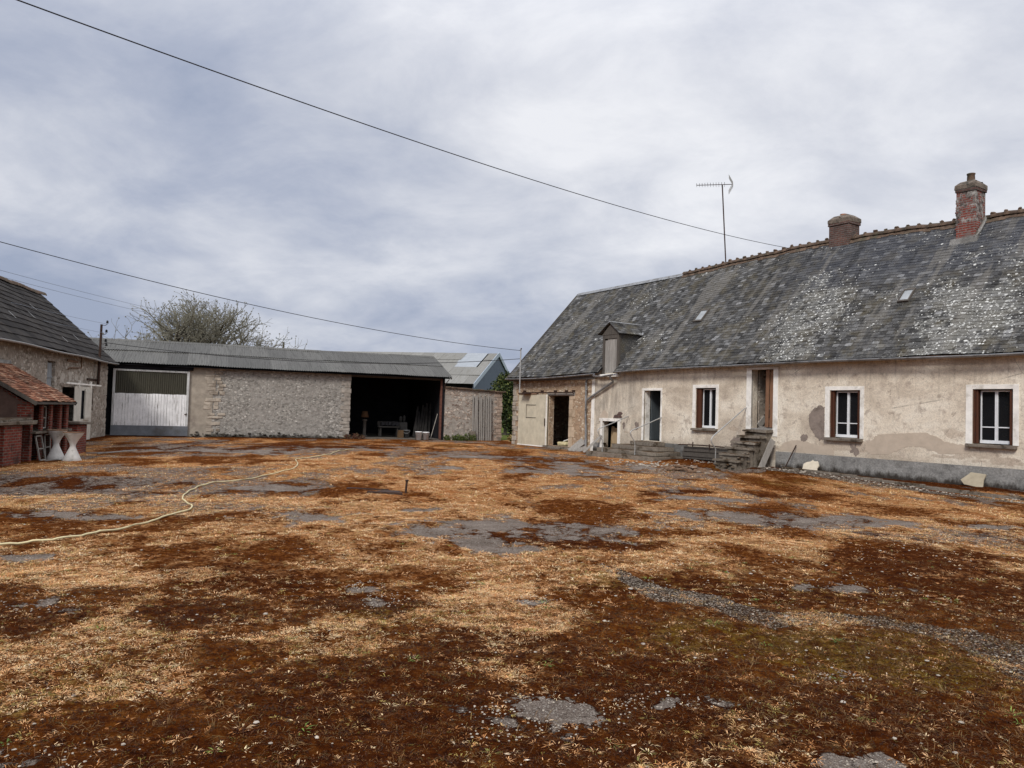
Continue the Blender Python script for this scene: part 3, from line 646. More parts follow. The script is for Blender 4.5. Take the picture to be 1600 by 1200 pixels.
# roof: every slate laid as its own tile
def skip_slate(x, y, z): return (7.31 < x < 8.34 and y < .12) or (7.35 < x < 8.3 and y < 1.2)
m = tiles(EV, RG, S0 - .12, S1, .138, .205, .0075, .006, .0035, skip_slate, .02, .004, .06, 5)
roof = m.build('slate_roof', SLATE, house)
m = MB()
n = 60
for k in range(n):
    a = S0 - .1 + (S1 - S0 + .1)*k/n; b = S0 - .1 + (S1 - S0 + .1)*(k+1)/n
    ea, eb, ra, rb = (Vector(q) for q in (EV(a), EV(b), RG(a), RG(b))); d = Vector((0, .02, -.03))
    if not 7.2 < (a+b)/2 < 8.4: m.quad(ea+d, eb+d, rb+d, ra+d)
    else:
        t = .33; m.quad(ea.lerp(ra, t)+d, eb.lerp(rb, t)+d, rb+d, ra+d)
    m.quad(rb + Vector((0,0,.02)), (b, 8.0, eave_z(b)), (a, 8.0, eave_z(a)), ra + Vector((0,0,.02)))
m.build('roof_underlay', INSIDE, house)
m = MB(); board(m, (S0 - .14, -.32, eave_z(S0) - .07), (S0 - .14, 3.86, ridge_z(S0) - .05), .16, .03, (1, 0, 0)); m.build('verge_board', GREYWD, house)
# zinc strip on the far ridge, half round tiles on the near ridge
m = MB()
for a, b in ((-1, 1), (1, -1)):
    m.add([(S0 - .15, 3.85, ridge_z(S0) + .05), (8.0, 3.85, ridge_z(8.) + .05), (8.0, 3.85 + .14*a, ridge_z(8.) - .10), (S0 - .15, 3.85 + .14*a, ridge_z(S0) - .10)], [(0, 1, 2, 3)])
m.build('ridge_flashing', ZINC, roof)
m = MB(); s = 8.0; rt = random.Random(8)
while s < S1:
    L = .36; z0 = ridge_z(s) - .015 + rt.uniform(-.008, .008); z1 = ridge_z(s + L) - .02 + rt.uniform(-.008, .008)
    ring = []
    for x, zz, rr in ((s, z0, .135), (s + L - .05, z1, .12), (s + L - .05, z1, .150), (s + L + .01, z1, .150)):
        ring.append([(x, 3.85 + rr*math.cos(math.pi*k/8)*1.1, zz - .01 + rr*math.sin(math.pi*k/8)) for k in range(9)])
    vs = [p for r_ in ring for p in r_]
    m.add(vs, [(i_*9+k, i_*9+k+1, i_*9+10+k, i_*9+9+k) for i_ in range(3) for k in range(8)], True)
    # mortar lump at each joint
    rock(m, (s + L - .02, 3.85 - .04, z1 + .125), .085*rt.uniform(.6, 1.15), rt, .8)
    s += L
m.build('ridge_tile', RIDGE, roof)
# mortar bedding along the tiled ridge
m = MB(); s = 8.0
while s < S1:
    b = s + rt.uniform(.12, .3); d = rt.uniform(.13, .21)
    m.add([Vector(roof_at(s, 3.85 - d)) + Vector((0,-.012,.03)), Vector(roof_at(b, 3.85 - d)) + Vector((0,-.012,.03)), Vector(RG(b)) + Vector((0,-.03,.05)), Vector(RG(s)) + Vector((0,-.03,.05))], [(0,1,2,3)]); s = b
m.build('ridge_mortar', RIDGE, roof)
# gutters
def half_gutter(mb, pts, r=.062, n=7):
    pts = [Vector(p) for p in pts]; vs = []
    for p in pts:
        for k in range(n + 1):
            a = math.pi * k / n; vs.append(p + Vector((0, -r*math.cos(a), -r*math.sin(a))))
    for p in pts:
        for k in range(n + 1):
            a = math.pi * k / n; vs.append(p + Vector((0, -(r-.008)*math.cos(a), -(r-.008)*math.sin(a) + .002)))
    N = n + 1; o2 = len(pts)*N; fs = []
    for i_ in range(len(pts)-1):
        for k in range(n):
            fs.append((i_*N+k, i_*N+k+1, (i_+1)*N+k+1, (i_+1)*N+k)); fs.append((o2+i_*N+k, o2+(i_+1)*N+k, o2+(i_+1)*N+k+1, o2+i_*N+k+1))
        for k in (0, n): fs.append((i_*N+k, (i_+1)*N+k, o2+(i_+1)*N+k, o2+i_*N+k))
    return mb.add(vs, fs, True)
m = MB(); half_gutter(m, [(s, -.365, eave_z(s) - .035 + .012*math.sin(s*.8)) for s in np.linspace(8.42, S1, 50)]); m.build('gutter', ZINC, house)
m = MB(); half_gutter(m, [(s, -.365, eave_z(s) - .05 - .03*math.sin((s-.7)*.52)) for s in np.linspace(.62, 7.2, 20)]); m.build('gutter', ZINC, house); m = MB(); half_gutter(m, [(7.2, -.365, 3.13), (7.7, -.36, 3.10), (8.42, -.365, 3.17)]); m.build('gutter', ZINC, house)
m = MB(); m.box(S0 - .1, 7.15, -.27, -.24, 2.99, 3.13); m.build('fascia', GREYWD, house)
m = MB()
m.tube([(8.2, -.36, 3.10), (8.2, -.34, 3.0), (8.16, -.2, 2.93), (8.1, -.12, 2.86), (6.62, -.10, 2.22), (6.5, -.10, 2.15)], .045, 10)
m.tube([(6.40, -.10, 3.06), (6.41, -.10, 1.5), (6.46, -.10, .9)], .042, 10); m.tube([(6.46, -.10, .95), (6.47, -.10, .05)], .05, 10)
for z in (2.55, 1.75, 1.0, .45): m.tube([(6.43, -.10, z), (6.43, -.10, z + .05)], .056, 10)
m.build('downpipe', ZINC, house)

# dormer (hay hatch in the eave)
m = MB()
m.box(7.34, 7.46, -.06, .06, 3.18, 4.78); m.box(8.21, 8.31, -.06, .06, 3.18, 4.78); m.box(7.46, 8.21, -.055, .055, 4.62, 4.78)
dorm = m.build('dormer', GREYWD, house, .006)
m = MB(); m.prism([(7.30, 4.78), (8.36, 4.78), (7.83, 5.21)], -.07, .02); m.build('dormer_gable', GREYWD, dorm)
for s in (7.36, 8.25):
    m = MB(); m.prism([(-.02, 3.35), (.06, 3.35), (1.26, 4.72), (1.26, 4.79), (-.02, 4.79)], s, s + .05, 'yz'); m.build('dormer_cheek', SLATE, dorm)
def slope(a, b): return lambda s: None
m = MB()
for sg, se in ((-1, 7.10), (1, 8.44)):
    E_ = lambda t, se=se: (se, t, 4.80); 
    for k in range(5):
        for q in range(8):
            y0 = -.16 + q*.22; 
            if y0 > 1.62: continue
            t0, t1 = k/5, (k+1.25)/5; zl = lambda t: 4.80 + .46*min(t, 1.02); xl = lambda t, se=se: se + (7.83 - se)*min(t, 1.02)
            h = .022
            m.add([(xl(t0), y0, zl(t0)+h), (xl(t0), y0+.215, zl(t0)+h), (xl(t1), y0+.215, zl(t1)+.006), (xl(t1), y0, zl(t1)+.006), (xl(t0), y0, zl(t0)-.004), (xl(t0), y0+.215, zl(t0)-.004)], [(0,1,2,3), (4,5,1,0), (4,0,3), (5,2,1)])
m.build('dormer_roof', SLATE, dorm)
m = MB(); m.tube([(7.83, -.18, 5.285), (7.83, 1.66, 5.285)], .035, 8); board(m, (8.45, 1.05, 4.80), (7.85, 1.70, 5.26), .09, .012, (.3, -.6, .8)); m.build('dormer_flashing', ZINC, dorm)
m = MB()
for k in range(5): m.box(7.465 + k*.148, 7.465 + (k+1)*.148 - .006, -.02, .015, 3.24, 4.61 - (.05 if k == 0 else 0))
m.build('hay_door', GREYW, dorm)
m = MB(); m.rbox(7.25, 8.4, -.16, .05, 3.08, 3.19, .012); m.build('dormer_sill', SURR, dorm, .01)

# roof lights
def rooflight(s0, s1, q0, q1):
    a = Vector(roof_at(s0, q0)); b = Vector(roof_at(s1, q0)); c = Vector(roof_at(s1, q1)); d = Vector(roof_at(s0, q1))
    nrm = (b - a).cross(d - a).normalized(); up = nrm * .07; m = MB()
    ins = lambda p, o: p + (o - p) * .13
    ctr = (a + b + c + d) / 4; I = [ctr + (p - ctr) * .78 for p in (a, b, c, d)]; O = (a, b, c, d)
    for k in range(4):
        k2 = (k + 1) % 4
        m.quad(O[k] + up, O[k2] + up, I[k2] + up, I[k] + up); m.quad(O[k], O[k2], O[k2] + up, O[k] + up); m.quad(I[k] + up, I[k2] + up, I[k2], I[k])
    f = m.build('roof_light', GREYWD, house)
    g = MB(); u2 = nrm * .05; g.quad(*(p + u2 for p in I)); g.build('pane', PANE, f)
PANE = m_plain('dusty_roof_glass', (.30,.32,.33), .35, .25, 4, .0, .5)
rooflight(10.90, 11.32, 1.36, 1.83); rooflight(18.83, 19.16, 1.30, 1.69)

# chimneys
def chimney(s, q, w, d, zb, zt, mat, cap_h, pot):
    rc = random.Random(int(s)); m = MB(); m.box(s, s + w, q, q + d, zb, zt)
    if pot:
        # stepped-out repair bricks give the worn left arris its ragged edge
        for k in range(16): z = zb + .35 + k*.07; m.box(s - rc.choice((0, .0, .02, .035)), s + .1, q + .004, q + .16, z, z + .062)
    ch = m.build('chimney', mat, house, .012)
    m = MB(); m.rbox(s - .03, s + w + .03, q - .03, q + d + .03, zt, zt + .09, .008)
    m.build('chimney_band', BRICKD, ch, .015)
    m = MB(); a = .09; z = zt + .09; h = cap_h
    a = .035; P = [(s - a, q - a), (s + w + a, q - a), (s + w + a, q + d + a), (s - a, q + d + a)]
    vs = [(x, y, z) for x, y in P] + [(x, y, z + h*.5) for x, y in P] + [(s + w/2 + (x - s - w/2)*.62, q + d/2 + (y - q - d/2)*.62, z + h) for x, y in P]
    vs = [(x + rc.uniform(-.012, .012), y + rc.uniform(-.012, .012), zz + rc.uniform(-.012, .012)) for x, y, zz in vs]
    m.add(vs, [(0,1,5,4), (1,2,6,5), (2,3,7,6), (3,0,4,7), (4,5,9,8), (5,6,10,9), (6,7,11,10), (7,4,8,11), (8,9,10,11), (3,2,1,0)])
    for k in range(14): rock(m, (s + rc.uniform(.0, w), q + rc.uniform(.0, d*.8), z + h*rc.uniform(.4, .95)), rc.uniform(.03, .06), rc)
    m.build('chimney_cap', CAP, ch)
    m = MB()
    if pot: m.lathe([(.115, 0), (.10, .26), (.115, .27), (.115, .30), (.085, .30), (.085, .0)], (s + w*.5, q + d*.5, z + h - .04), 16); m.build('chimney_pot', RIDGE, ch)
    else:
        m.lathe([(.10, 0), (.11, .12), (.07, .10), (.06, 0)], (s + w*.45, q + d*.5, z + h - .03), 10, .1); m.build('chimney_pot', TERRA, ch)
    return ch
c1 = chimney(15.02, 3.62, .76, .62, 7.3, 8.36, BRICKD, .26, False)
c2 = chimney(19.48, 3.22, .54, .60, 6.8, 8.46, BRICKM, .24, True)
m = MB(); m.tube([(20.06, 3.10, 7.02), (20.08, 3.35, 7.27), (20.07, 3.62, 7.55), (20.05, 3.80, 7.75)], .05, 8); m.rbox(19.38, 20.15, 3.06, 3.3, 6.82, 7.08, .03); m.build('flashing_mortar', CEMENT, c2)

# windows: casement frame > panes, trim, sill, folded shutters
def window(h, one_shutter=False, glz=.30, trim=.15):
    s0, s1, z0, z1 = h; m = MB(); y0, y1 = .13, .18
    l = s0 + (.12 if not one_shutter else .20); r = s1 - (.06 if not one_shutter else .01); t = .030; c = (l + r) / 2
    m.box(l, r, y0, y1, z1 - t - .03, z1 - .03); m.box(l, l + t, y0, y1, z0 + .02, z1 - .03); m.box(r - t, r, y0, y1, z0 + .02, z1 - .03)
    m.box(l, r, y0 - .02, y1, z0 + .02, z0 + .10); m.box(c - .034, c - .002, y0 - .012, y1, z0 + .10, z1 - t - .03); m.box(c + .002, c + .034, y0 - .016, y1, z0 + .10, z1 - t - .03)
    if not one_shutter:
        zb = z0 + (z1 - z0)*glz; m.box(l + t, c - .034, y0 + .01, y1 - .01, zb, zb + .028); m.box(c + .034, r - t, y0 + .01, y1 - .01, zb, zb + .028)
    f = m.build('window', PVC, house, .004)
    g = MB(); g.box(l + .01, r - .01, y1 - .02, y1 - .012, z0 + .05, z1 - .05); g.build('pane', GLASS, f)
    g = MB(); w = trim; rr = random.Random(int(s0*9))
    for a, b, cc, d in ((s0 - w, s0, z0, z1 + w*.75), (s1, s1 + w*.85, z0, z1 + w*.75), (s0, s1, z1, z1 + w*.75)): g.rbox(a, b, -.028, .05, cc, d, .004)
    g.build('trim', SURR, f, .004)
    g = MB(); g.rbox(s0 - .12, s1 + .10, -.13, .16, z0 - .085, z0, .008); g.build('sill', SILL, f, .012)
    def shutter(a, b, y=.03):
        g = MB(); k = int((b - a) / .045); 
        g.box(a, a + .05, y - .02, y + .07, z0 + .01, z1 - .02); g.box(a + .056, b, y, y + .08, z0 + .01, z1 - .02); sh = g.build('shutter', BROWNW, f, .004)
        for zz in (z0 + .2, (z0+z1)/2, z1 - .22): MB().box(a + .045, a + .062, y - .028, y - .021, zz, zz + .09).build('shutter_hinge', IRON, f)
    shutter(s0 + .005, s0 + .105 if not one_shutter else s0 + .195)
    if not one_shutter: shutter(s1 - .085, s1 - .005)
    return f
window(W1, True); window(W2); window(W3)

# front door opening
m = MB()
for a, b, c, d in ((DOOR[0] - .10, DOOR[0], DOOR[2], DOOR[3] + .09), (DOOR[1], DOOR[1] + .08, DOOR[2], DOOR[3] + .09), (DOOR[0], DOOR[1], DOOR[3], DOOR[3] + .09)): m.box(a, b, -.03, .05, c, d)
m.box(DOOR[0], DOOR[0] + .02, .05, .28, DOOR[2], DOOR[3]); m.build('door_trim', SURR, house, .004)
m = MB(); m.box(9.84, 9.89, .3, 1.1, .66, 2.48); fd = m.build('front_door', m_wood('slate_blue_door', (.05,.062,.07), (.085,.10,.11), (.03,.035,.04)), house)
m = MB(); board(m, (10.34, .8, .5), (10.22, 1.0, 2.3), .20, .03); m.build('leaning_plank', GREYW, house)
# hatch
m = MB(); m.box(7.30, 7.425, -.05, .06, .0, 1.30); m.box(8.355, 8.50, -.05, .06, .12, 1.30); m.box(7.22, 8.54, -.055, .06, 1.30, 1.42); m.build('hatch_frame', SURR, house, .006)
m = MB(); 
for k in range(5): board(m, (7.52 + k*.17, .42, .02), (7.54 + k*.165, .44, 1.12 + random.uniform(-.1, .06)), .16, .02)
HATCHW = m_wood('straw_wood', (.30,.21,.12), (.44,.33,.20), (.16,.10,.06))
m.prism(blob_poly(8.0, .45, .36, .38, 18, .18, 4), .28, .33); m.build('hatch_door', HATCHW, house)
# granary door
m = MB(); m.box(14.58, 14.78, -.03, .06, 1.25, 3.20); m.box(15.62, 15.80, -.03, .06, 1.05, 3.20); m.box(14.58, 15.80, -.035, .06, 3.17, 3.24); m.build('door_trim', SURR, house, .008)
m = MB()
for k in range(2): board(m, (15.36 + k*.13, .03 + k*.05, 1.33), (15.39 + k*.127, .01 + k*.05, 3.16), .13, .03)
gd = m.build('granary_door', ORANGEW, house, .003)
m = MB(); board(m, (15.2, .09, 1.72), (15.62, .22, 1.74), .05, .02); m.box(15.42, 15.44, .02, .07, 1.62, 1.9); m.build('door_strap', IRON, gd)
m = MB(); m.box(14.80, 14.83, .3, 1.9, 1.3, 3.15); m.build('stair_side_wall', STONE_LEFT, house)
m = MB()
for k in range(6): m.box(14.84, 15.6, .28 + k*.24, .53 + k*.24, 1.30 + k*.19, 1.345 + k*.19)
board(m, (14.87, .25, 1.35), (14.87, 1.6, 2.5), .2, .03, (1, 0, 0)); m.build('loft_stair', GREYW, house)
m = MB(); m.box(14.80, 15.62, -.06, .3, 1.24, 1.30); m.build('door_sill', GREYW, house, .01)
# plaster losses and repairs (thin real layers on the wall)
def scar(cx, cz, rx, rz, mat, seed, name, d=.0045, n=30, j=.13, flat=None):
    p = blob_poly(cx, cz, rx, rz, n, j, seed)
    if flat: p = [(min(x, flat) if flat > cx else max(x, flat), z) for x, z in p]
    MB().prism(ragged(p, 3, .012, seed), -.012 - d, .0).build(name, mat, house)
scar(17.30, 1.53, .34, .56, SCAR, 2, 'plaster_loss', .004, 34, .10, 17.42)
MB().prism(ragged([(18.75,.99),(18.9,1.12),(19.07,1.27),(19.4,1.31),(19.9,1.345),(20.35,1.37),(20.6,1.30),(20.85,1.17),(21.1,1.12),(21.45,1.10),(21.46,.90),(21.1,.87),(20.8,.83),(20.55,.93),(20.2,1.01),(19.85,.97),(19.6,.84),(19.3,.72),(18.85,.72),(18.7,.82)]), -.0165, 0).build('render_patch', REPAIR, house)
scar(18.38, .80, .13, .17, SCAR, 9, 'plaster_loss', .0045, 15, .5)
scar(16.75, 1.06, .14, .10, SCAR, 5, 'plaster_loss'); scar(14.18, .78, .20, .20, SCAR, 6, 'plaster_loss', .0045, 16, .2)
MB().prism(ragged([(15.85,.62),(16.0,.86),(16.35,.98),(16.8,.97),(17.2,.84),(17.6,.90),(17.75,.70),(17.72,.62)], 5, .012, 2), -.0155, 0).build('render_patch', REPAIR, house)
MB().prism([(8.05,1.43),(8.12,1.56),(8.28,1.58),(8.36,1.68),(8.5,1.70),(8.62,1.62),(8.52,1.56),(8.58,1.45),(8.5,1.425)], -.017, 0).build('plaster_loss', BRICKD, house)
scar(7.5, 1.52, .22, .2, REPAIR, 12, 'render_patch', .004); scar(9.42, 1.16, .12, .14, SCAR, 17, 'plaster_loss', .0045, 14, .35); scar(8.68, 1.15, .07, .16, SCAR, 19, 'plaster_loss', .004, 12, .4)

# sliding barn door on its rail
m = MB()
for k in range(9): m.box(1.42 + k*.258, 1.42 + (k+1)*.258 - .006, -.13, -.10, .05, 2.37)
sd = m.build('sliding_door', BEIGEW, house, .003)
m = MB(); m.box(2.10, 2.86, -.145, -.132, 1.88, 1.905); m.box(2.10, 2.86, -.145, -.132, 1.30, 1.325); m.box(2.08, 2.10, -.145, -.132, 1.28, 1.92); m.build('wicket_hatch', GREYWD, sd)
m = MB(); m.box(3.66, 3.72, -.16, -.09, .06, 2.36); m.box(1.40, 3.74, -.14, -.09, .02, .07); m.build('door_edge', SURR, sd, .004)
m = MB(); m.box(3.60, 3.63, -.19, -.16, .95, 1.30); m.build('door_handle', IRON, sd)
m = MB(); m.box(1.7, 5.55, -.15, -.12, 2.43, 2.48)
for s in (1.8, 3.2, 4.2, 5.0, 5.5): m.box(s, s + .05, -.15, .02, 2.48, 2.56)
m.build('door_rail', IRON, house)
m = MB(); m.box(1.45, 2.9, -.16, -.02, 2.37, 2.43); m.build('rail_cover', RUST, house, .01)

# ------------------------------------------------------------------ steps, stairs and small things along the house
def hp(s, q, z=0.): return W(HO, HA, s, q, z)
st = empty('door_steps', HO, HA); tag(st, 'broad mossy concrete steps below the open front door, with two bent tube handrails', 'steps')
for k, (a, b, q) in enumerate(((8.35, 12.0, -1.62), (8.55, 11.75, -1.24), (8.95, 11.45, -.86), (9.55, 11.0, -.46))):
    zt = .155*(k+1); mm = MB(); mm.rbox(a, b, q, -.052, -.1 if k == 0 else zt - .155 + .002, zt, .012); mm.build('step', STEPC, st, .018)
for s, w in ((8.95, 0), (10.75, 1)):
    mm = MB()
    mm.tube([(s, -1.3, .1), (s, -1.3, .50), (s, -1.32, .62), (s, -1.52, .88), (s, -1.54, .98), (s, -1.46, 1.04), (s, -.9, 1.22), (s, -.05, 1.52), (s, .01, 1.52)], .019, 8)
    mm.build('handrail', GALV, st)
gs = empty('granary_stairs', HO, HA); tag(gs, 'steep crumbling masonry stairs up to the half open granary door', 'stairs')
for k in range(6):
    zt = 1.24 - k*.185; q0 = -.06 - k*.27; mm = MB()
    mm.rbox(14.72, 15.66, q0 - .30, q0 if k else -.05, zt - .07, zt, .018); mm.rbox(14.80, 15.60, q0 - .25, q0, -.1, zt - .075, .02)
    rr = random.Random(k)
    for _ in range(9): rock(mm, (14.78 + rr.uniform(0, .85), q0 - .26, rr.uniform(.05, max(.1, zt - .12))), rr.uniform(.04, .09), rr)
    mm.build('step', STEPC, gs, .014)
mm = MB(); mm.tube([(14.6, -1.45, .1), (14.6, -1.45, .62), (14.6, -1.62, .78), (14.6, -1.66, .90), (14.6, -1.58, 1.0), (14.6, -.10, 1.92), (14.6, .02, 1.95)], .019, 8); mm.build('handrail', GALV, gs)
mm = MB(); board(mm, (15.74, -.75, .0), (15.78, -.20, .95), .20, .03, (1, -.2, 0)); o = mm.build('leaning_board', GREYW); o.location = HO; o.rotation_euler.z = HA
tag(o, 'grey board leaning against the right side of the granary stairs', 'board')
rr = random.Random(4)
for k in range(5):
    mm = MB(); board(mm, (12.02 + rr.uniform(-.05, .05), -.16 - .03*(k % 2), .17 + k*.085), (14.12 + rr.uniform(-.06, .05), -.16 - .03*(k % 2), .19 + k*.088), .085, .06)
    o = mm.build('plank', GREYWD); o.location = HO; o.rotation_euler.z = HA; tag(o, 'dark weathered plank in the stack along the wall under the narrow window', 'plank', 'planks stacked on edge under the narrow window')
mm = MB(); mm.tube([(11.9, -.3, .60), (13.0, -.3, .63), (14.4, -.3, .61)], .022, 7); mm.tube([(12.55, -.28, .55), (12.57, -.3, .72)], .02, 6); mm.tube([(13.3, -.28, .5), (13.31, -.3, .68)], .02, 6)
o = mm.build('iron_pipe', IRON); o.location = HO; o.rotation_euler.z = HA; tag(o, 'thin rusty pipe lying along the top of the plank stack', 'pipe')
mm = MB(); mm.tube([(16.36, -.42, .08), (16.52, -.07, .83)], .018, 7); o = mm.build('iron_rod', IRON); o.location = HO; o.rotation_euler.z = HA
tag(o, 'thin rusty rod leaning on the grey plinth right of the granary stairs', 'rod')
def chunk(s, q, w, h, seed, mat, label, pts):
    mm = MB(); mm.prism([(x*w, z*h) for x, z in pts], -.02, .02); o = mm.build('plaster_slab', mat, None, .006)
    p = hp(s, q, 0); o.location = (p.x, p.y, gz1(p.x, p.y) - .015); o.rotation_euler = (R(-22), 0, HA); tag(o, label, 'plaster slab', 'fallen plaster slabs against the plinth')
chunk(17.15, -.28, .52, .36, 1, PLASTERC, 'pale cream chunk of plaster leaning on the plinth under the middle window',
      [(-.5,.12),(-.5,.62),(-.34,.78),(-.1,.86),(.02,1.),(.16,.9),(.34,.94),(.5,.55),(.42,.3),(.46,0),(.1,.03),(-.3,0)])
chunk(21.62, -.26, .56, .38, 2, PLASTERB, 'darker beige plaster slab with a square top corner leaning on the plinth at far right',
      [(-.5,.42),(-.2,.86),(-.14,.98),(.42,.93),(.5,.9),(.44,.5),(.46,.05),(.3,.0),(-.2,.1),(-.32,.12)])
mm = MB(); mm.rbox(15.95, 16.22, -.32, -.14, .07, .24, .03); o = mm.build('stone_block', CEMENT, None, .03); o.location = HO; o.rotation_euler.z = HA
tag(o, 'small rounded grey block on the ground at the foot of the granary stairs', 'stone')
# kerb strip drifting away from the wall
mm = MB(); s = 16.4; rr = random.Random(6)
while s < S1:
    b = s + rr.uniform(.8, 1.6); qa = -.52 - .15*(s - 16); qb = -.52 - .15*(b - 16); p = (hp(s, qa), hp(b - .02, qb), hp(b - .02, qb + .13), hp(s, qa + .13))
    zz = [gz1(v.x, v.y) for v in p]; h = rr.uniform(.045, .075)
    mm.add([(v.x, v.y, z_ - .12) for v, z_ in zip(p, zz)] + [(v.x, v.y, zz[0] + h) for v in p], [(0,1,5,4), (1,2,6,5), (2,3,7,6), (3,0,4,7), (4,5,6,7)]); s = b
tag(mm.build('kerb', STEPC, None, .012), kind='structure')
# heap of broken mossy stones in front of the stairs
mm = MB(); rr = random.Random(14)
for k in range(90):
    x = rr.gauss(0, .48); y = rr.gauss(0, .26); q = math.exp(-(x/.5)**2 - (y/.3)**2)
    px, py = 5.05 + x*.95 + y*.3, 21.9 + y*1.4 + x*.05; rock(mm, (px, py, gz1(px, py) + .16*q*rr.uniform(.1, 1)), rr.uniform(.04, .13), rr)
tag(mm.build('rubble', RUBBLE), kind='stuff')
# antenna on the ridge
b0 = hp(10.3, 3.8, 7.70); t0 = hp(9.98, 3.85, 11.10)
ant = empty('tv_antenna', b0); tag(ant, 'tall television aerial on a leaning pole on the farmhouse ridge', 'antenna')
rel = t0 - b0
mm = MB(); mm.tube([(0, 0, 0), rel], .026, 8); mm.build('mast', IRON, ant)
bd = Vector((-.955, .295, .02)).normalized(); sdv = Vector((-bd.y, bd.x, 0)); mm = MB()
B0 = rel + bd*1.02 + Vector((0,0,.02)); B1 = rel - bd*.42
mm.tube([B0, B1], .014, 6)
for k in range(11):
    p = B0.lerp(B1, k/13.); w = .085 + .008*k
    for sg in (-1, 1): mm.tube([p, p + sdv*sg*w + Vector((0, 0, .05*abs(sg)))], .008, 5); mm.tube([p, p + sdv*sg*w - Vector((0, 0, .05))], .006, 5)
mm.build('boom', IRON, ant)
mm = MB()
for sg in (1, -1):
    o0 = B1 + Vector((0,0,.02*sg))
    for k in range(-4, 5):
        mm.tube([o0 + sdv*k*.07, o0 + sdv*k*.07 + Vector((0, 0, sg*.30)) - bd*-.16*(1)], .005, 4)
    for k in range(5): mm.tube([o0 + sdv*.28 + Vector((0,0,sg*.075*k)) + bd*.04*k, o0 - sdv*.28 + Vector((0,0,sg*.075*k)) + bd*.04*k], .005, 4)
mm.build('reflector', GALV, ant)
# service mast on the far end of the house
mb_ = hp(1.97, -.10, 2.45)
mast = empty('cable_mast', mb_); tag(mast, 'slim grey service pole rising past the eave at the far end of the farmhouse', 'mast')
mm = MB(); mm.tube([(0, 0, 0), (0, -.38, .55), (0, -.40, .7), (0, -.40, 2.0)] if False else [(0, -.36, 0), (0, -.36, 2.02)], .03, 8); mm.build('pole', GALV, mast)
mm = MB(); mm.tube([(-.05, -.36, 1.95), (.05, -.36, 2.05)], .03, 6); mm.build('insulator', IRON, mast); MB().box(-.12, .5, -.36, .1, -.06, -.02).build('bracket', IRON, mast)
mast.rotation_euler.z = HA
# bits inside the barn door
mm = MB(); mm.rbox(4.62, 5.0, .5, .85, .11, .55, .01); o = mm.build('crate', BUCKET, None, .02); o.location = HO; o.rotation_euler.z = HA; tag(o, 'white box standing just inside the barn doorway of the farmhouse', 'box')
mm = MB(); mm.rbox(3.9, 4.5, .35, .75, .11, .27, .03); o = mm.build('sack', HOSE, None, .05); o.location = HO; o.rotation_euler.z = HA; tag(o, 'low yellowish bundle on the sill of the farmhouse barn doorway', 'bundle')
mm = MB(); board(mm, (3.95, .8, .30), (4.75, .7, .50), .3, .04, (0, 0, 1)); o = mm.build('white_board', BUCKET, None, .01); o.location = HO; o.rotation_euler.z = HA; tag(o, 'slanted white board lying behind the yellowish bundle in the barn doorway', 'board')
for k, (a, b, c, lab) in enumerate(((5.95, 6.25, .5, 'tallest broken grey board leaning left of the downpipe foot'), (6.1, 6.4, .42, 'second tallest broken grey board leaning nearest the downpipe foot'),
                                (5.75, 6.1, .22, 'low broken grey board leaning farthest left of the downpipe'), (6.2, 6.55, .18, 'lowest broken grey board leaning right at the downpipe foot'))):
    mm = MB(); board(mm, (a, -.55 + .05*k, .02), (b, -.10, c), .16, .02, (.3, -1, 0))
    o = mm.build('broken_board', GREYW); o.location = HO; o.rotation_euler.z = HA; tag(o, lab, 'board', 'broken boards by the downpipe')
mm = MB(); board(mm, (7.15, -.75, .02), (7.42, -.06, .72), .09, .03, (.5, -1, 0)); o = mm.build('leaning_plank', GREYW); o.location = HO; o.rotation_euler.z = HA
tag(o, 'narrow grey plank leaning against the left jamb of the low hatch', 'plank')
#PART3
# ------------------------------------------------------------------ open-fronted stone barn at the back
barn = empty('stone_barn', SO, SA); tag(barn, 'low grey stone barn with corrugated roof, big white sliding door and open bay', 'barn')
m = MB(); wall(m, 3.10, 10.22, -.3, 3.16, .5); m.build('stone_wall', STONE_GREY, barn)
m = MB(); wall(m, 2.98, 4.05, -.3, 3.17, .3, y=-.022); m.build('cement_pier', m_plain('tan_cement', (.33,.29,.24), .95, .25, 2.6, .5, dirt=(.25,.215,.18)), barn, .01)
m = MB(); rq = random.Random(12); z = .25
while z < 3.05:
    h = rq.uniform(.11, .19); x = 3.86 + rq.uniform(-.22, .05)
    if rq.random() < .72: m.rbox(x, x + rq.uniform(.28, .5), -.036, .1, z, z + h - .015, .012); m.rbox(x + .42, x + .42 + rq.uniform(.15, .35), -.03, .1, z + .01, z + h - .01, .012)
    z += h
m.build('toothed_quoin', QUOIN, barn, .012)
m = MB(); z = 0.; k = 0
while z < 3.1:
    h = rq.uniform(.13, .24); m.rbox(9.95 if k % 2 else 9.8, 10.245 + rq.uniform(-.01, .03), -.022, .5, z, z + h - .012, .012); z += h; k += 1
m.build('opening_quoin', m_plain('grey_quoin', (.31,.28,.245), .95, .35, 4, .5, dirt=(.19,.17,.15)), barn, .014)
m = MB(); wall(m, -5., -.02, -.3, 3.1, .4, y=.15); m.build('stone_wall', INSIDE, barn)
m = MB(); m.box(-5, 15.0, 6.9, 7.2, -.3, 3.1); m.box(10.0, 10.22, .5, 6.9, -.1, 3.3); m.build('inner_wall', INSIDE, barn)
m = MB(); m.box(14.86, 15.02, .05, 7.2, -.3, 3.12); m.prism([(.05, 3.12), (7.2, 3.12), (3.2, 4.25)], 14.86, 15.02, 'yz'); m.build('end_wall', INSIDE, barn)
m = MB(); m.box(-5, 14.86, .0, 6.9, -.2, .045); m.build('floor', INFLOOR, barn)
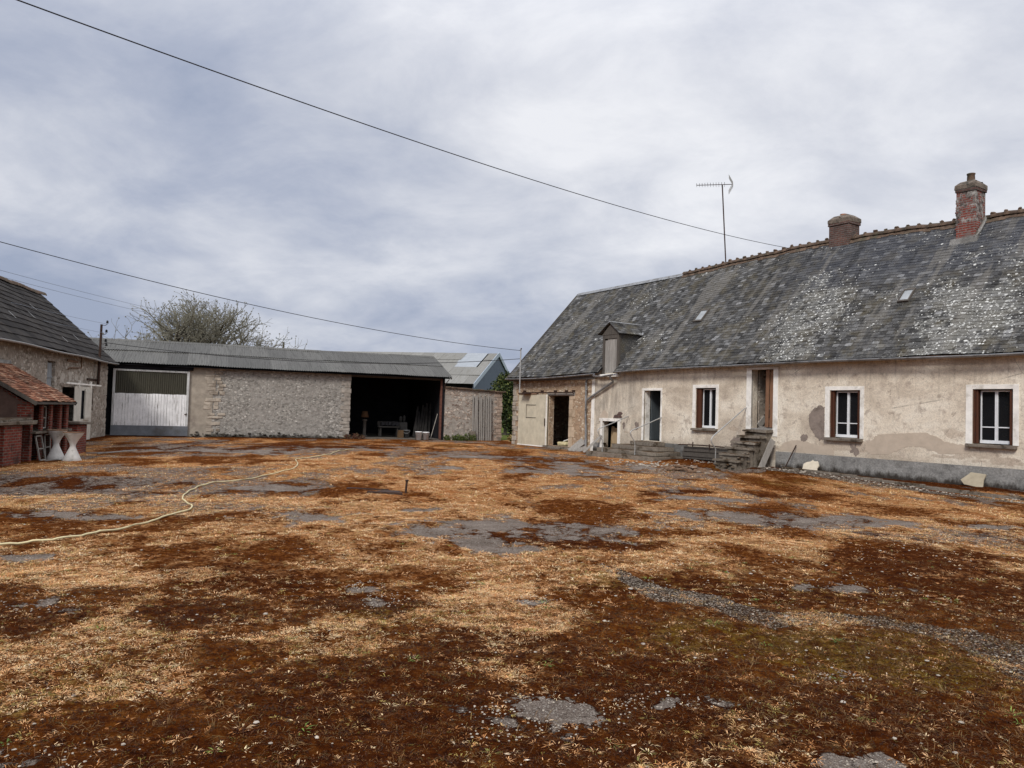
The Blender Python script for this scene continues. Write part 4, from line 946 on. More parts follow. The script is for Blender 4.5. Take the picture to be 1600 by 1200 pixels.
MB().box(-.1, 10.2, .02, .3, 3.16, 3.24).build('wall_beam', GREYWD, barn); MB().box(10.21, 15.0, .08, .3, 3.02, 3.22).build('wall_beam', GREYWD, barn)
m = MB(); m.box(-.3, 3.2, -.16, -.02, 2.96, 3.14); m.build('door_rail_box', INSIDE, barn)
m = MB(); m.box(14.79, 14.88, .0, .16, 0, 3.1); m.build('post', m_plain('red_brown_post', (.13,.055,.04), .9, .4, 6, .3), barn, .01)
for q in ([(14.95, -.02, 2.55), (14.98, -.2, 2.85), (15.12, -.33, 3.08)], [(14.95, -.02, 2.6), (14.95, -.02, 3.1)]): MB().tube(q, .018, 6).build('bracket', IRON, barn)
SE = lambda s: (s, -.36, 3.17 + .012*math.sin(s*.7) + .01*math.sin(s*2.2)); SR = lambda s: (s, 3.1, 4.37 + .02*math.sin(s*.5))
m = MB(); x = -5.; rr = random.Random(2)
while x < 15.2:
    w = min(.88, 15.26 - x)
    for (t0, t1, lf) in ((0, .53, .012), (.50, 1., .0)):
        dz = rr.uniform(-.008, .012); dy = rr.uniform(-.03, .03)
        def E1(s, t=t0, dz=dz, dy=dy):
            v = Vector(SE(s)).lerp(Vector(SR(s)), t); return v + Vector((0, dy if t == 0 else 0, dz + (.03 if t else 0)))
        def E2(s, t=t1, dz=dz): return Vector(SE(s)).lerp(Vector(SR(s)), t) + Vector((0, 0, dz))
        corrugated(m, x, x + w + .06, E1, E2, .105, .016, .02 + (.006 if int(x*2) % 2 else 0))
    x += .88
broof = m.build('corrugated_roof', SHEET, barn)
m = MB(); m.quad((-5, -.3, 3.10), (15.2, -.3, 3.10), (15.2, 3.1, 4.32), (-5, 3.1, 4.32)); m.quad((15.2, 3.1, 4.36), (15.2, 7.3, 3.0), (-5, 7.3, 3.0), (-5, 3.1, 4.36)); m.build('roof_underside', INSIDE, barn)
m = MB(); x = -5.
while x < 15.2:
    b = min(x + 1.2, 15.25); z0 = SR(x)[2] + .045; m.add([(x, 2.93, z0 - .075), (b, 2.93, z0 - .07), (b, 3.1, z0 + .03), (x, 3.1, z0 + .025), (b, 3.3, z0 - .06), (x, 3.3, z0 - .065)], [(0,1,2,3), (3,2,4,5)]); x += 1.18
m.build('ridge_cap', SHEET, broof)
m = MB(); board(m, (15.24, -.36, 3.12), (15.24, 3.1, 4.32), .10, .02, (1, 0, 0)); m.build('verge_board', GREYWD, broof)
# the sliding door: dark ribbed sheet above, peeling white boards below, steel kick plate
m = MB()
for a, b, c, d in ((.0, .10, .46, 2.92), (2.95, 3.05, .46, 2.92), (.10, 2.95, 2.84, 2.92)): m.box(a, b, -.12, -.05, c, d)
bd_ = m.build('sliding_door', m_wood('pale_door_frame', (.22,.21,.20), (.36,.35,.34), (.08,.075,.07), peel=(.60,.61,.61), peel_th=(.52,.60)), barn, .006)
m = MB(); corrugated(m, .09, 2.96, lambda s: (s, -.07, 1.86), lambda s: (s, -.07, 2.85), .075, 0, 0)
V_ = []
for k in range(230):
    x = .09 + 2.87*k/229; V_ += [(x, -.075 + .016*math.sin(2*math.pi*x/.085), 1.86), (x, -.075 + .016*math.sin(2*math.pi*x/.085), 2.85)]
m = MB(); m.add(V_, [(2*k, 2*k+2, 2*k+3, 2*k+1) for k in range(229)], True); m.build('ribbed_panel', SHEET_D, bd_)
m = MB(); rr = random.Random(31); n = 25; w = 2.97/n
for k in range(n):
    g = rr.choice((.004, .005, .009, .004)); y = -.088 - rr.uniform(0, .008); m.box(.04 + k*w, .04 + (k+1)*w - g, y, y + .028, .46 + rr.uniform(-.004, .004), 1.87 + rr.uniform(-.012, .005))
m.build('board', WHITEW, bd_, .003)
m = MB(); m.box(.03, 3.03, -.062, -.05, .5, 1.8); m.build('backing', INSIDE, bd_)
m = MB(); m.box(-.01, 3.06, -.115, -.06, .03, .47); m.build('kick_plate', KICK, bd_, .006)
m = MB(); m.box(2.9, 3.0, -.135, -.12, .98, 1.02); m.box(2.96, 2.98, -.15, -.12, .92, 1.08); m.build('latch', IRON, bd_)
# things stored under the open bay
def at_s(o, label, cat, group=None): o.location = SO; o.rotation_euler.z = SA; return tag(o, label, cat, group)
def bucket(s, q, mat, label, h=.37, rz=0., group=None):
    mm = MB(); mm.lathe([(0, 0), (.125, 0), (.165, h), (.178, h), (.178, h-.03), (.170, h-.035), (.16, h), (.15, h), (.12, .02), (0, .02)], n=20)
    o = mm.build('bucket', mat); p = W(SO, SA, s, q, .046 if q > 0 else .015); o.location = p; o.rotation_euler.z = rz; tag(o, label, 'bucket', group)
    mm = MB(); mm.tube([(.175*math.cos(a), -.175*math.sin(a)*.5 - .09, h - .05 - .11*math.sin(a)) for a in np.linspace(0, math.pi, 12)], .006, 5); mm.build('handle', GALV, o)
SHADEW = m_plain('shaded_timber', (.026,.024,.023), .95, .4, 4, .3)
bucket(13.66, -.20, BUCKET, 'white plastic bucket, left of the two bright ones at the open bay', .40, .3, 'white buckets in the open bay')
bucket(14.04, -.16, BUCKET, 'white plastic bucket beside the leaning pole, right of the two bright ones', .38, .9, 'white buckets in the open bay')
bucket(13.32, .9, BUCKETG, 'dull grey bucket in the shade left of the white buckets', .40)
mm = MB(); mm.rbox(12.86, 13.12, .7, 1.0, .046, .44, .015); at_s(mm.build('carton', m_plain('cardboard', (.10,.06,.03), .95, .2), None, .01), 'brown cardboard carton between the bench and the grey bucket', 'carton')
bn = empty('bench', W(SO, SA, 11.95, 1.1, .046), SA); tag(bn, 'long pale workbench standing in the shade of the open bay', 'bench')
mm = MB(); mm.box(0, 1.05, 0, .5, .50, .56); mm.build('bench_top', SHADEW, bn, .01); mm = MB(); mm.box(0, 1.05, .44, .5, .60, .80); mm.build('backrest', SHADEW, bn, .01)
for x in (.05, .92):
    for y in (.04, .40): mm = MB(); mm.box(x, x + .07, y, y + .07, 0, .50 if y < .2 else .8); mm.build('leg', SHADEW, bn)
pd = empty('pedestal_lamp', W(SO, SA, 11.25, 1.4, .046), SA); tag(pd, 'dim pedestal lamp with orange shade standing alone at the left of the open bay', 'lamp')
mm = MB(); mm.lathe([(0, 0), (.16, 0), (.16, .05), (.085, .08), (.085, .80), (.13, .82), (.13, .88), (0, .88)], n=16); mm.build('stem', m_plain('pale_pedestal', (.085,.075,.065), .9, .2), pd)
mm = MB(); mm.lathe([(.20, 1.0), (.13, 1.30), (.125, 1.30), (.19, 1.0)], n=18); mm.tube([(0, 0, .88), (0, 0, 1.3)], .012, 6); mm.build('lamp_shade', m_plain('orange_shade', (.065,.03,.012), .9, .2), pd)
rr = random.Random(44)
for k in range(9):
    s = 13.75 + k*.105; mm = MB(); h = rr.uniform(1.3, 2.2); board(mm, (s, 1.2 + rr.uniform(-.1, .1), .05), (s + .35 + rr.uniform(-.1, .1), 2.0, h), .10, .03, (0, -1, 0))
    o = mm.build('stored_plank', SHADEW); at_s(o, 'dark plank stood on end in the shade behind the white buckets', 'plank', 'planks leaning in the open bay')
mm = MB(); mm.tube([(14.36, .10, .05), (14.72, .22, 1.32)], .016, 7); at_s(mm.build('pole', m_plain('pale_pole', (.36,.33,.29), .8, .1)), 'pale thin pole leaning against the right post of the open bay', 'pole')
mm = MB(); rr = random.Random(5)
for k in range(5): mm.rbox(12.1 + k*.18, 12.25 + k*.18, 1.2, 1.5, .66, .66 + .05 + rr.uniform(.02, .16), .02)
at_s(mm.build('clutter', INSIDE), 'dim heap of odds and ends lying on the workbench', 'odds and ends')
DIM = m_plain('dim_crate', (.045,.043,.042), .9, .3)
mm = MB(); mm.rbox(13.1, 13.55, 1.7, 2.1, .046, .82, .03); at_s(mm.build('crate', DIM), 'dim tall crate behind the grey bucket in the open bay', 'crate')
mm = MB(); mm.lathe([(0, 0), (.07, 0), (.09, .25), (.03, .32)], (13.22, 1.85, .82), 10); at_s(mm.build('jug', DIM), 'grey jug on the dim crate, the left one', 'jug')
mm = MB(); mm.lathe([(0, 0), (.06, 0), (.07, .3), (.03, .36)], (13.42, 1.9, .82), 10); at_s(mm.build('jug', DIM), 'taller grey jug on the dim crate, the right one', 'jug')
# weedy mossy foot of the barn wall (loose stones fallen from the face)
mm = MB(); rr = random.Random(77)
for k in range(170):
    s = rr.uniform(3.2, 10.2); q = -abs(rr.gauss(0, .13)); p = W(SO, SA, s, q - .02); rock(mm, (p.x, p.y, .03 + rr.uniform(0, .22)*math.exp(q*8)), rr.uniform(.03, .085), rr)
tag(mm.build('rubble', m_plain('dark_wet_rubble', (.05,.043,.033), .97, .6, 6, .6, dirt=(.15,.135,.115))), kind='stuff')

# ------------------------------------------------------------------ yard wall with an old plank gate leaning on it
yw = empty('yard_wall', SO, SA); tag(yw, 'stone yard wall with rusty tile coping right of the open barn', 'wall')
ZT = lambda s: 2.66 - .045*(s - 15.0)
m = MB(); m.prism([(15.03, -.3), (18.12, -.3), (18.12, ZT(18.12)), (15.03, ZT(15.03))], -.02, .38); m.build('stone_face', STONE_YARD, yw)
m = MB(); z = 0; k = 0; rq = random.Random(9)
while z < 2.45:
    h = rq.uniform(.12, .22); m.rbox(17.86 if k % 2 else 17.72, 18.14 + rq.uniform(-.015, .04), -.04, .40, z, z + h - .014, .014); z += h; k += 1
m.build('quoin', m_plain('yard_quoin', (.36,.28,.225), .95, .4, 5, .5, dirt=(.20,.17,.14)), yw, .014)
m = MB(); s = 15.0
while s < 18.2:
    m.rbox(s, s + .29, -.14, .5, ZT(s) + .0, ZT(s) + .065, .012); s += .30
m.build('coping_tile', RIDGE, yw, .008)
m = MB(); wall(m, 16.42, 16.75, .0, .45, .02, y=-.03); m.build('render_scar', SCAR, yw)
gt = empty('plank_gate', SO, SA); tag(gt, 'grey weathered plank gate with ragged top stood against the yard wall', 'gate')
rr = random.Random(19)
for k in range(9):
    s = 16.50 + k*.122; mm = MB(); board(mm, (s + rr.uniform(-.015, .015), -.22, .0), (s + rr.uniform(-.03, .03), -.09, 2.34 + rr.uniform(-.12, .08)), rr.choice((.07, .085, .095, .08)), .022, (0, -1, 0)); mm.build('plank', GREYW, gt, .004)
for q, y in ((2.05, -.085), (.5, -.17)): board(MB(), (16.44, y, q), (17.56, y, q), .1, .025).build('crossbar', GREYWD, gt)
mm = MB(); mm.rbox(16.36, 16.62, -.36, -.05, 0, .48, .03); at_s(mm.build('stone_block', SILL, None, .03), 'dark block of stone at the left foot of the plank gate', 'stone')

# ------------------------------------------------------------------ agricultural barn farther back
BO = Vector((-3.02, 62., 0)); BA = math.atan2(-3.8, 17.4)
bb = empty('steel_barn', BO, BA); tag(bb, 'large farther barn with pale sheet roof and blue clad gable', 'barn')
HW = 8.25; ez, rz = 3.75, 6.82; Lb = 19.
ux = lambda x: x
m = MB(); m.prism([(0, .0), (2*HW, .0), (2*HW, ez), (HW, rz - .08), (0, ez - .05)], -.25, -.12, 'yz'); m.build('gable_cladding', BLUE, bb)
m = MB(); m.box(-Lb, -.3, .3, .5, 0, ez - .1); m.box(-Lb, -.3, 2*HW - .4, 2*HW - .2, 0, ez - .1); m.build('side_wall', INSIDE, bb)
m = MB(); x = -Lb; rr = random.Random(3)
while x < -.05:
    for j in range(4):
        t0, t1 = j/4, (j+1.06)/4; b = min(x + 1.05, .0)
        p = lambda xx, t, h: (xx, -.35 + (HW + .35)*t, ez - .12 + (rz - ez + .12)*t + h)
        if j == 0: t0 = 0.
        lift = .03 + (.02 if j % 2 else 0) + rr.uniform(0, .012)
        if not (-3.2 < x < -1.3 and j in (2, 3)):
            m.quad(p(x, t0, lift + .02), p(b, t0, lift + .02), p(b, min(t1, 1), lift), p(x, min(t1, 1), lift))
    x += 1.06
rfb = m.build('sheet_roof', SHEET_B, bb)
m = MB(); m.quad((-3.26, -.35 + (HW+.35)*.5, ez - .12 + (rz-ez+.12)*.5 + .05), (-1.1, -.35 + (HW+.35)*.5, ez - .12 + (rz-ez+.12)*.5 + .05), (-1.1, HW, rz + .05), (-3.26, HW, rz + .05)); m.build('roof_skylight', SHEET_L, rfb)
m = MB(); m.quad((-Lb, HW, rz + .02), (0, HW, rz + .02), (0, 2*HW + .35, ez - .1), (-Lb, 2*HW + .35, ez - .1)); m.build('rear_roof', SHEET_B, bb)
m = MB(); board(m, (-.02, -.42, ez - .22), (-.02, HW, rz - .02), .38, .05, (1, 0, 0)); board(m, (-.02, HW, rz - .02), (-.02, 2*HW + .42, ez - .22), .38, .05, (1, 0, 0)); m.build('barge_flashing', BLUET, bb)

# ------------------------------------------------------------------ outbuilding on the left
ob = empty('stone_outbuilding', LO, LA); tag(ob, 'stone outbuilding with steep dark tiled roof along the left edge', 'outbuilding')
HD = (-7.66, -6.84, 1.45, 2.80); OD = (-5.92, -3.2, -.02, 1.98); OW = (-2.42, -1.78, 1.12, 1.97)
m = MB(); wall(m, -24, .32, -.3, 3.14, .5, [HD, OD, OW]); m.build('stone_wall', STONE_LEFT, ob)
m = MB(); m.prism([(.5, -.3), (5.4, -.3), (5.4, 3.1), (2.73, 5.5), (.5, 3.4)], -.1, .32, 'yz'); m.build('gable_wall', STONE_LEFT, ob); m = MB(); m.box(-24, -.1, 5.1, 5.4, -.3, 3.1); m.box(-24, -.1, .5, 5.1, -.1, .02); m.build('back_wall', STONE_LEFT, ob)
m = MB(); m.box(-24, -.1, .5, 5.1, 3.0, 3.06); m.build('ceiling', INSIDE, ob)
m = MB(); z = 0; k = 0; rq = random.Random(21)
while z < 2.95:
    h = rq.uniform(.14, .26); m.rbox(-.05 if k % 2 else .08, .335 + rq.uniform(-.01, .02), -.02, .3, z, z + h - .012, .014); z += h; k += 1
m.build('corner_quoin', m_plain('pale_quoin', (.42,.38,.33), .95, .35, 4, .5, dirt=(.26,.22,.18)), ob, .014)
LE = lambda s: (s, -.30, 3.13 + .02*math.sin(s*.6)); LR = lambda s: (s, 2.73, 5.88 + .035*math.sin(s*.55 + 1) + .015*math.sin(s*2.1))
m = tiles(LE, LR, -24, .46, .335, .40, .016, .006, .004, None, .012, .005, .05, 23); orf = m.build('tiled_roof', TILED, ob)
m = MB(); m.quad((-24, -.28, 3.09), (.42, -.28, 3.09), (.42, 2.73, 5.83), (-24, 2.73, 5.83)); m.quad((.42, 2.73, 5.86), (.42, 5.7, 3.0), (-24, 5.7, 3.0), (-24, 2.73, 5.86)); m.build('roof_underlay', INSIDE, ob)
m = MB(); s = -24.; rr = random.Random(2)
while s < .5:
    z = LR(s)[2] + .03 + rr.uniform(-.01, .012); m.add([(x, 2.73 + r_*math.cos(math.pi*k/6), z - .08 + r_*math.sin(math.pi*k/6)) for x, r_ in ((s, .15), (s + .37, .165)) for k in range(7)], [(k, k+1, k+8, k+7) for k in range(6)], True); s += .36
m.build('ridge_tile', RIDGE, orf)
m = MB()
for s, t in ((-7.3, .72), (-4.0, .60), (-5.9, .42), (-2.35, .26), (-8.8, .30), (-9.8, .80), (-4.9, .16)):
    a = Vector(LE(s)).lerp(Vector(LR(s)), t); b = Vector(LE(s)).lerp(Vector(LR(s)), t + .075); u = Vector((0, -.03, .035)); dx = Vector((.018, 0, 0)); j = rr.uniform(-.12, .05)
    m.quad(a + u - dx + Vector((j, 0, 0)), a + u + dx + Vector((j, 0, 0)), b + u + dx, b + u - dx)
m.build('roof_clip', m_plain('bright_zinc', (.62,.62,.60), .5, .1, 4, .05, .5), orf)
m = MB(); half_gutter(m, [(s, -.36, 3.11 + .015*math.sin(s)) for s in np.linspace(-24, .5, 30)], .055); m.build('gutter', GALV, ob)
m = MB(); board(m, (.47, -.34, 3.06), (.47, 2.73, 5.82), .12, .025, (1, 0, 0)); m.build('verge_board', GREYWD, ob)
m = MB()
for k in range(4): m.box(-7.40 + k*.14, -7.40 + (k+1)*.14 - .006, .10, .13, 1.46, 2.74)
hd = m.build('hay_shutter', BLUEGW, ob)
for q in (2.25, 1.7): MB().box(-7.42, -6.86, .07, .10, q, q + .06).build('ledge', BLUEGW, hd)
m = MB()
for k in range(8):
    a = -4.95 + k*.292
    if k in (3, 4): m.box(a, a + .287, -.15, -.12, -.02, .82); m.box(a, a + .287, -.15, -.12, 1.88, 2.03); 
    else: m.box(a, a + .287, -.15, -.12, -.02, 2.03)
od = m.build('sliding_door', CREAMD, ob, .003)
m = MB(); m.box(-4.06, -3.49, -.125, -.11, .82, 1.88); m.build('door_recess', INSIDE, od)
m = MB(); m.rbox(-3.72, -2.98, -.20, -.16, .78, 1.95, .008); m.box(-3.78, -2.92, -.215, -.20, .84, .93); m.box(-3.78, -2.92, -.215, -.20, 1.78, 1.87); m.build('wicket_hatch', CREAMD, od, .005)
m = MB(); m.box(-6.1, -1.4, -.19, -.15, 2.08, 2.14)
for s in (-4.6, -3.0): m.box(s, s + .09, -.20, -.13, 1.98, 2.24)
m.build('door_rail', SURR, ob, .006)
m = MB(); m.box(-2.40, -1.80, .15, .2, 1.14, 1.95); m.build('window_boarding', GREYWD, ob)
m = MB(); m.tube([(-3.93, -.05, 3.3), (-3.93, -.06, 2.72), (-5.45, -.06, 2.66), (-5.6, -.06, 2.6)], .022, 6); m.box(-5.6, -4.3, -.045, .0, 2.88, 2.96); m.build('conduit', RUST, ob)
m = MB(); m.rbox(-2.95, -1.15, -.07, .0, 2.30, 2.37, .01); m.tube([(-1.4, -.06, 2.4), (-1.35, -.06, 2.75)], .03, 6); m.build('iron_bracket', IRON, ob)
m = MB(); rr = random.Random(90)
for k in range(6):
    s = -5.9 + k*.72 + rr.uniform(-.2, .2); m.prism(blob_poly(s, 2.36 + rr.uniform(-.08, .1), rr.uniform(.12, .3), rr.uniform(.12, .24), 16, .4, k), -.008, 0)
m.build('whitewash_patch', m_plain('whitewash', (.44,.40,.35), .95, .2, 6, .3), ob)
# pole carrying the overhead lines
po = empty('line_pole', W(LO, LA, -1.82, -.16, 2.15), LA); tag(po, 'dark pole with insulators bracketed to the left outbuilding wall', 'pole')
m = MB(); m.tube([(0, 0, 0), (0, -.02, 2.42)], .055, 8, .045); m.build('shaft', IRON, po)
for z, x in ((2.46, .30), (2.08, .22), (1.70, .18), (1.54, .30)): MB().tube([(0, 0, z - .06), (x*.6, -.1, z - .06), (x, -.16, z)], .012, 5).build('arm', IRON, po)
for z, x in ((2.50, .30), (2.12, .22), (1.74, .18), (1.58, .30)):
    m = MB(); m.lathe([(0, 0), (.04, 0), (.05, .04), (.03, .06), (.05, .09), (.0, .13)], (x, -.16, z), 10); m.build('insulator', BLACKM, po)

# ------------------------------------------------------------------ brick hutch in front of it
hu = empty('brick_hutch', CO, CA); tag(hu, 'small two-storey red brick rabbit hutch with a mossy clay tile roof', 'hutch')
F = -2.42
for q in (F, -.11): MB().prism([(.0, -.1), (1.55, -.1), (1.55, 2.42), (.2, 1.52), (.0, 1.46)], q, q + .11, 'yz').build('side_wall', BRICK, hu)

m = MB(); m.prism([(.12, 1.42), (1.5, 1.42), (1.5, 2.28)], F - .014, F - .001, 'yz'); m.box(F - .012, F - .001, .3, 1.5, .98, 1.43); m.build('grey_render', m_plain('dingy_render', (.10,.062,.05), .95, .3, 4, .4), hu)
m = MB(); m.box(F + .11, -.11, .9, 1.0, 0, 1.5); m.box(F + .11, -.11, .1, .9, -.05, .02); m.build('back_panel', INSIDE, hu)
xs = [F + .0, F + .60, F + 1.18, F + 1.78, -.20]
for x in xs:
    m = MB(); m.box(x, x + .135, -.015, .045, -.1, 1.44); m.build('brick_pillar', BRICK, hu, .004)
m = MB()
for k in range(4): m.rbox(xs[k] + .06, xs[k+1] + .14, -.12, .9, .70, .755, .015)
m.build('stone_shelf', SILL, hu, .01)
m = MB()
for k in range(4): m.box(xs[k] + .2, xs[k+1], .12, .9, 1.395, 1.45)
m.build('lintel', GREYWD, hu)
for k, (z0, z1, lean) in enumerate(((.02, .66, .16), (.02, .66, .05), (.8, 1.38, 0.), (.02, .62, 0.))):
    kk = (0, 1, 1, 2)[k]; a, b = xs[kk] + .22, xs[kk+1] - .02; m = MB(); y = -.03 if z0 < .5 else .08
    M_ = Matrix.Translation((0, y - lean, z0)) @ Matrix.Rotation(R(-lean*75), 4, 'X'); h = z1 - z0
    for (p, q, r_, s_) in ((a, a + .03, 0, h), (b - .03, b, 0, h), (a, b, h - .03, h), (a, b, 0, .03), (a, b, h*.45, h*.45 + .025)): m.box(p, q, 0, .03, r_, s_, M_)
    cd = m.build('cage_door', GREYW, hu)
    m = MB()
    for q in np.linspace(a, b, 12): m.tube([M_ @ Vector((q, .015, 0)), M_ @ Vector((q, .015, h))], .0022, 3, cap=False)
    for q in np.linspace(0, h, 14): m.tube([M_ @ Vector((a, .015, q)), M_ @ Vector((b, .015, q))], .0022, 3, cap=False)
    m.build('wire_mesh', IRON, cd)
KE = lambda s: (s, -.16, 1.50 + .015*math.sin(s*3)); KR = lambda s: (s, 1.56, 2.50 + .01*math.sin(s*2))
m = tiles(KE, KR, F - .12, .02, .105, .165, .012, .012, .007, None, .06, .006, .05, 41); m.build('clay_tile_roof', TILER, hu)
m = MB(); m.quad((F - .1, -.15, 1.475), (.01, -.15, 1.475), (.01, 1.56, 2.46), (F - .1, 1.56, 2.46)); board(m, (F - .12, -.18, 1.44), (F - .12, 1.56, 2.45), .09, .025, (1, 0, 0)); board(m, (.03, -.18, 1.44), (.03, 1.56, 2.45), .09, .025, (1, 0, 0)); m.box(F - .1, .01, -.17, -.14, 1.43, 1.475); m.build('roof_edge_board', GREYWD, hu)
m = MB(); m.rbox(F - .1, .0, 1.5, 1.62, 2.48, 2.58, .02); m.build('roof_mortar', CEMENT, hu, .02)
# low brick pen attached at the near end
pn = empty('brick_pen', W(CO, CA, F - 1.55, .02), CA); tag(pn, 'low red brick pen under a stone slab at the near end of the hutch', 'pen')
m = MB(); m.box(.0, .9, -.12, .06, -.1, .94); m.box(.0, .12, .06, 1.5, -.1, .94); m.box(-1.5, 0., -.05, .08, -.1, .90); m.build('brick_wall', BRICK, pn, .006)
m = MB(); m.rbox(-1.6, 1.50, -.22, 1.5, .95, 1.02, .02); m.rbox(-.2, 1.46, -.12, 1.4, 1.02, 1.07, .03); m.build('slab_roof', STEPC, pn, .015)
m = MB(); m.box(.92, 1.5, .5, .56, 0, .95); m.build('dark_back', INSIDE, pn)
# stub pillar beyond the hutch
sp = empty('brick_stub', W(CO, CA, .55, -.05), CA); tag(sp, 'short square brick pillar capped with a dark slab behind the hourglass planters', 'pillar')
m = MB(); m.box(0, .75, 0, .5, -.1, .84); m.build('brick_shaft', BRICK, sp, .006); m = MB(); m.rbox(-.12, .87, -.1, .6, .85, .92, .015); m.build('cap_slab', SILL, sp, .012)
# hourglass planters
def planter(x, y, h, label, rz, tilt=0.):
    e = empty('hourglass_planter', (x, y, gz1(x, y) - .02), rz); e.rotation_euler.y = tilt; tag(e, label, 'planter', 'white hourglass planters by the hutch')
    k = h / .75; prof = [(0, 0), (.205, 0), (.212, .02), (.165, .13), (.105, .27), (.068, .36), (.060, .41), (.075, .47), (.12, .57), (.175, .66), (.215, .73), (.222, .745), (.205, .745), (.16, .66), (.10, .56), (0, .52)]
    mm = MB(); mm.lathe([(r_*1.05, z_*k) for r_, z_ in prof], n=32, wob=.012); mm.build('bowl', POT, e)
    mm = MB(); mm.lathe([(.235, .742*k), (.243, .752*k), (.24, .768*k), (.205, .770*k), (.2, .735*k), (0, .72*k)], n=28); mm.build('rim', RUST, e)
planter(-11.72, 19.40, .76, 'white hourglass concrete planter nearer the hutch pillar, the farther of the pair', .4)
planter(-11.02, 18.92, .72, 'white hourglass concrete planter standing farther out in the yard, the nearer of the pair', 1.7, R(2))
for p, q, lab in (((.9, -.2, .02), (.9, -.75, .05), 'short pale timber offcut on the ground beside the brick pillar'), ((.75, -.55, .03), (2.2, -1.2, .05), 'long pale timber offcut lying on the ground right of the planters'),
                  ((-2.3, -.35, .03), (-.9, -.5, .04), 'pale timber offcut lying in front of the hutch doors')):
    mm = MB(); board(mm, p, q, .05, .03, (0, 0, 1)); o = mm.build('timber_offcut', GREYW); o.location = CO; o.rotation_euler.z = CA; tag(o, lab, 'timber')

# ------------------------------------------------------------------ hose, standpipe, cables
HP = [(-7.6,7.86),(-6.6,7.90),(-5.77,7.99),(-5.43,8.08),(-5.04,8.45),(-4.83,9.24),(-4.79,10.42),(-4.78,11.37),(-5.38,12.42),(-5.8,13.77),(-5.84,14.81),(-5.52,16.31),(-5.36,18.41),(-5.63,19.98),(-6.18,21.73),(-6.18,22.91),(-5.9,24.36),(-5.95,26.13),(-5.75,27.6)]
def crom(P, n=12):
    P = [Vector((*p, 0)) for p in P]; out = []
    for i_ in range(len(P)-1):
        a, b, c, d = P[max(i_-1, 0)], P[i_], P[i_+1], P[min(i_+2, len(P)-1)]
        for k in range(n):
            t = k/n; out.append(.5*((2*b) + (c-a)*t + (2*a-5*b+4*c-d)*t*t + (3*b-a-3*c+d)*t**3))
    out.append(P[-1]); return out
hpnt = crom(HP); mm = MB(); mm.tube([(p.x, p.y, gz1(p.x, p.y) + .022 + .006*math.sin(k*.9)) for k, p in enumerate(hpnt)], .012, 8)
tag(mm.build('garden_hose', HOSE), 'pale yellow garden hose winding across the yard', 'hose')
mm = MB(); z0 = gz1(-1.93, 14.07); mm.tube([(0, 0, -.06), (.012, 0, .15), (.02, 0, .225)], .020, 8); mm.lathe([(0, 0), (.032, 0), (.032, .03), (0, .03)], (.02, 0, .215), 10)
o = mm.build('iron_stake', IRON); o.location = (-1.93, 14.07, z0); tag(o, 'short rusty iron stake sticking up in the middle of the yard', 'stake')
mm = MB(); mm.add([(-.24 + .22*math.cos(a) , .10*math.sin(a)*1.6, .022) for a in np.linspace(0, 2*math.pi, 20)[:-1]], [tuple(range(19))]); mm.rbox(-.6, .05, -.26, -.2, -.02, .035, .01); mm.rbox(-1.1, -.3, .3, .36, -.02, .03, .01)
o = mm.build('drain_pit', IRON); o.location = (-2.0, 14.07, z0); tag(o, 'dark drain hole with broken edge beside the iron stake', 'drain')
def cable(name, a, b, sag, r, mat, label, n=48):
    mm = MB(); mm.tube(catenary(a, b, sag, n), r, 6); return tag(mm.build(name, mat), label, 'cable')
mt = hp(1.97, -.46, 4.40)
cable('overhead_cable', (-8.9, 5.2, 6.27), (10.36, 27.92, 8.0), .46, .0095, BLACKM, 'thick black cable crossing the whole sky down to the farmhouse ridge')
cable('overhead_cable', (-22.0, 9.0, 7.9), (mt.x, mt.y, mt.z), 1.02, .011, BLACKM, 'black cable from the left edge sagging past the bare tree to the service pole')
lp = W(LO, LA, -1.62, -.32, 3.86); mc = hp(1.97, -.46, 4.02)
cable('overhead_cable', lp, mc, .48, .013, BLACKM, 'black cable slung low across the corrugated barn roof')
for k, (dz, y, z, lab) in enumerate(((4.62, 10., 6.0, 'upper'), (4.24, 8., 5.9, 'lower'))):
    cable('overhead_wire', (-17.5 - k, y, z), W(LO, LA, -1.55, -.32, dz), .35, .006, GREYM, '%s thin grey wire climbing left from the outbuilding pole' % lab)
for k in (0, 1):
    cable('overhead_wire', (-27.0, 30. + k, 8.2 - .3*k), (-27.8, 89., 9.5 - .1*k) if False else (-30., 88., 10.3 - .5*k), .5, .012, GREYM, ('higher' if k == 0 else 'lower') + ' faint distant wire in the sky left of the bare tree')
ut = empty('utility_pole', (-27.65, 90., 0)); tag(ut, 'distant wooden utility pole with crossarm showing above the barn ridge', 'utility pole')
mm = MB(); mm.tube([(0, 0, 0), (0, 0, 8.95)], .16, 8, .12); mm.build('shaft', BARK, ut)
mm = MB(); mm.tube([(-.9, 0, 9.35), (0, 0, 9.2), (.95, 0, 9.35)], .035, 5); mm.tube([(0, 0, 8.7), (-.75, 0, 9.33)], .025, 5); mm.tube([(0, 0, 8.7), (.75, 0, 9.33)], .025, 5); mm.build('crossarm', GREYM, ut)
for x in (-.9, 0, .95): mm = MB(); mm.lathe([(.06, 0), (.09, .1), (.05, .2), (0, .25)], (x, 0, 9.35 if x else 9.25), 8); mm.build('insulator', GREYM, ut)

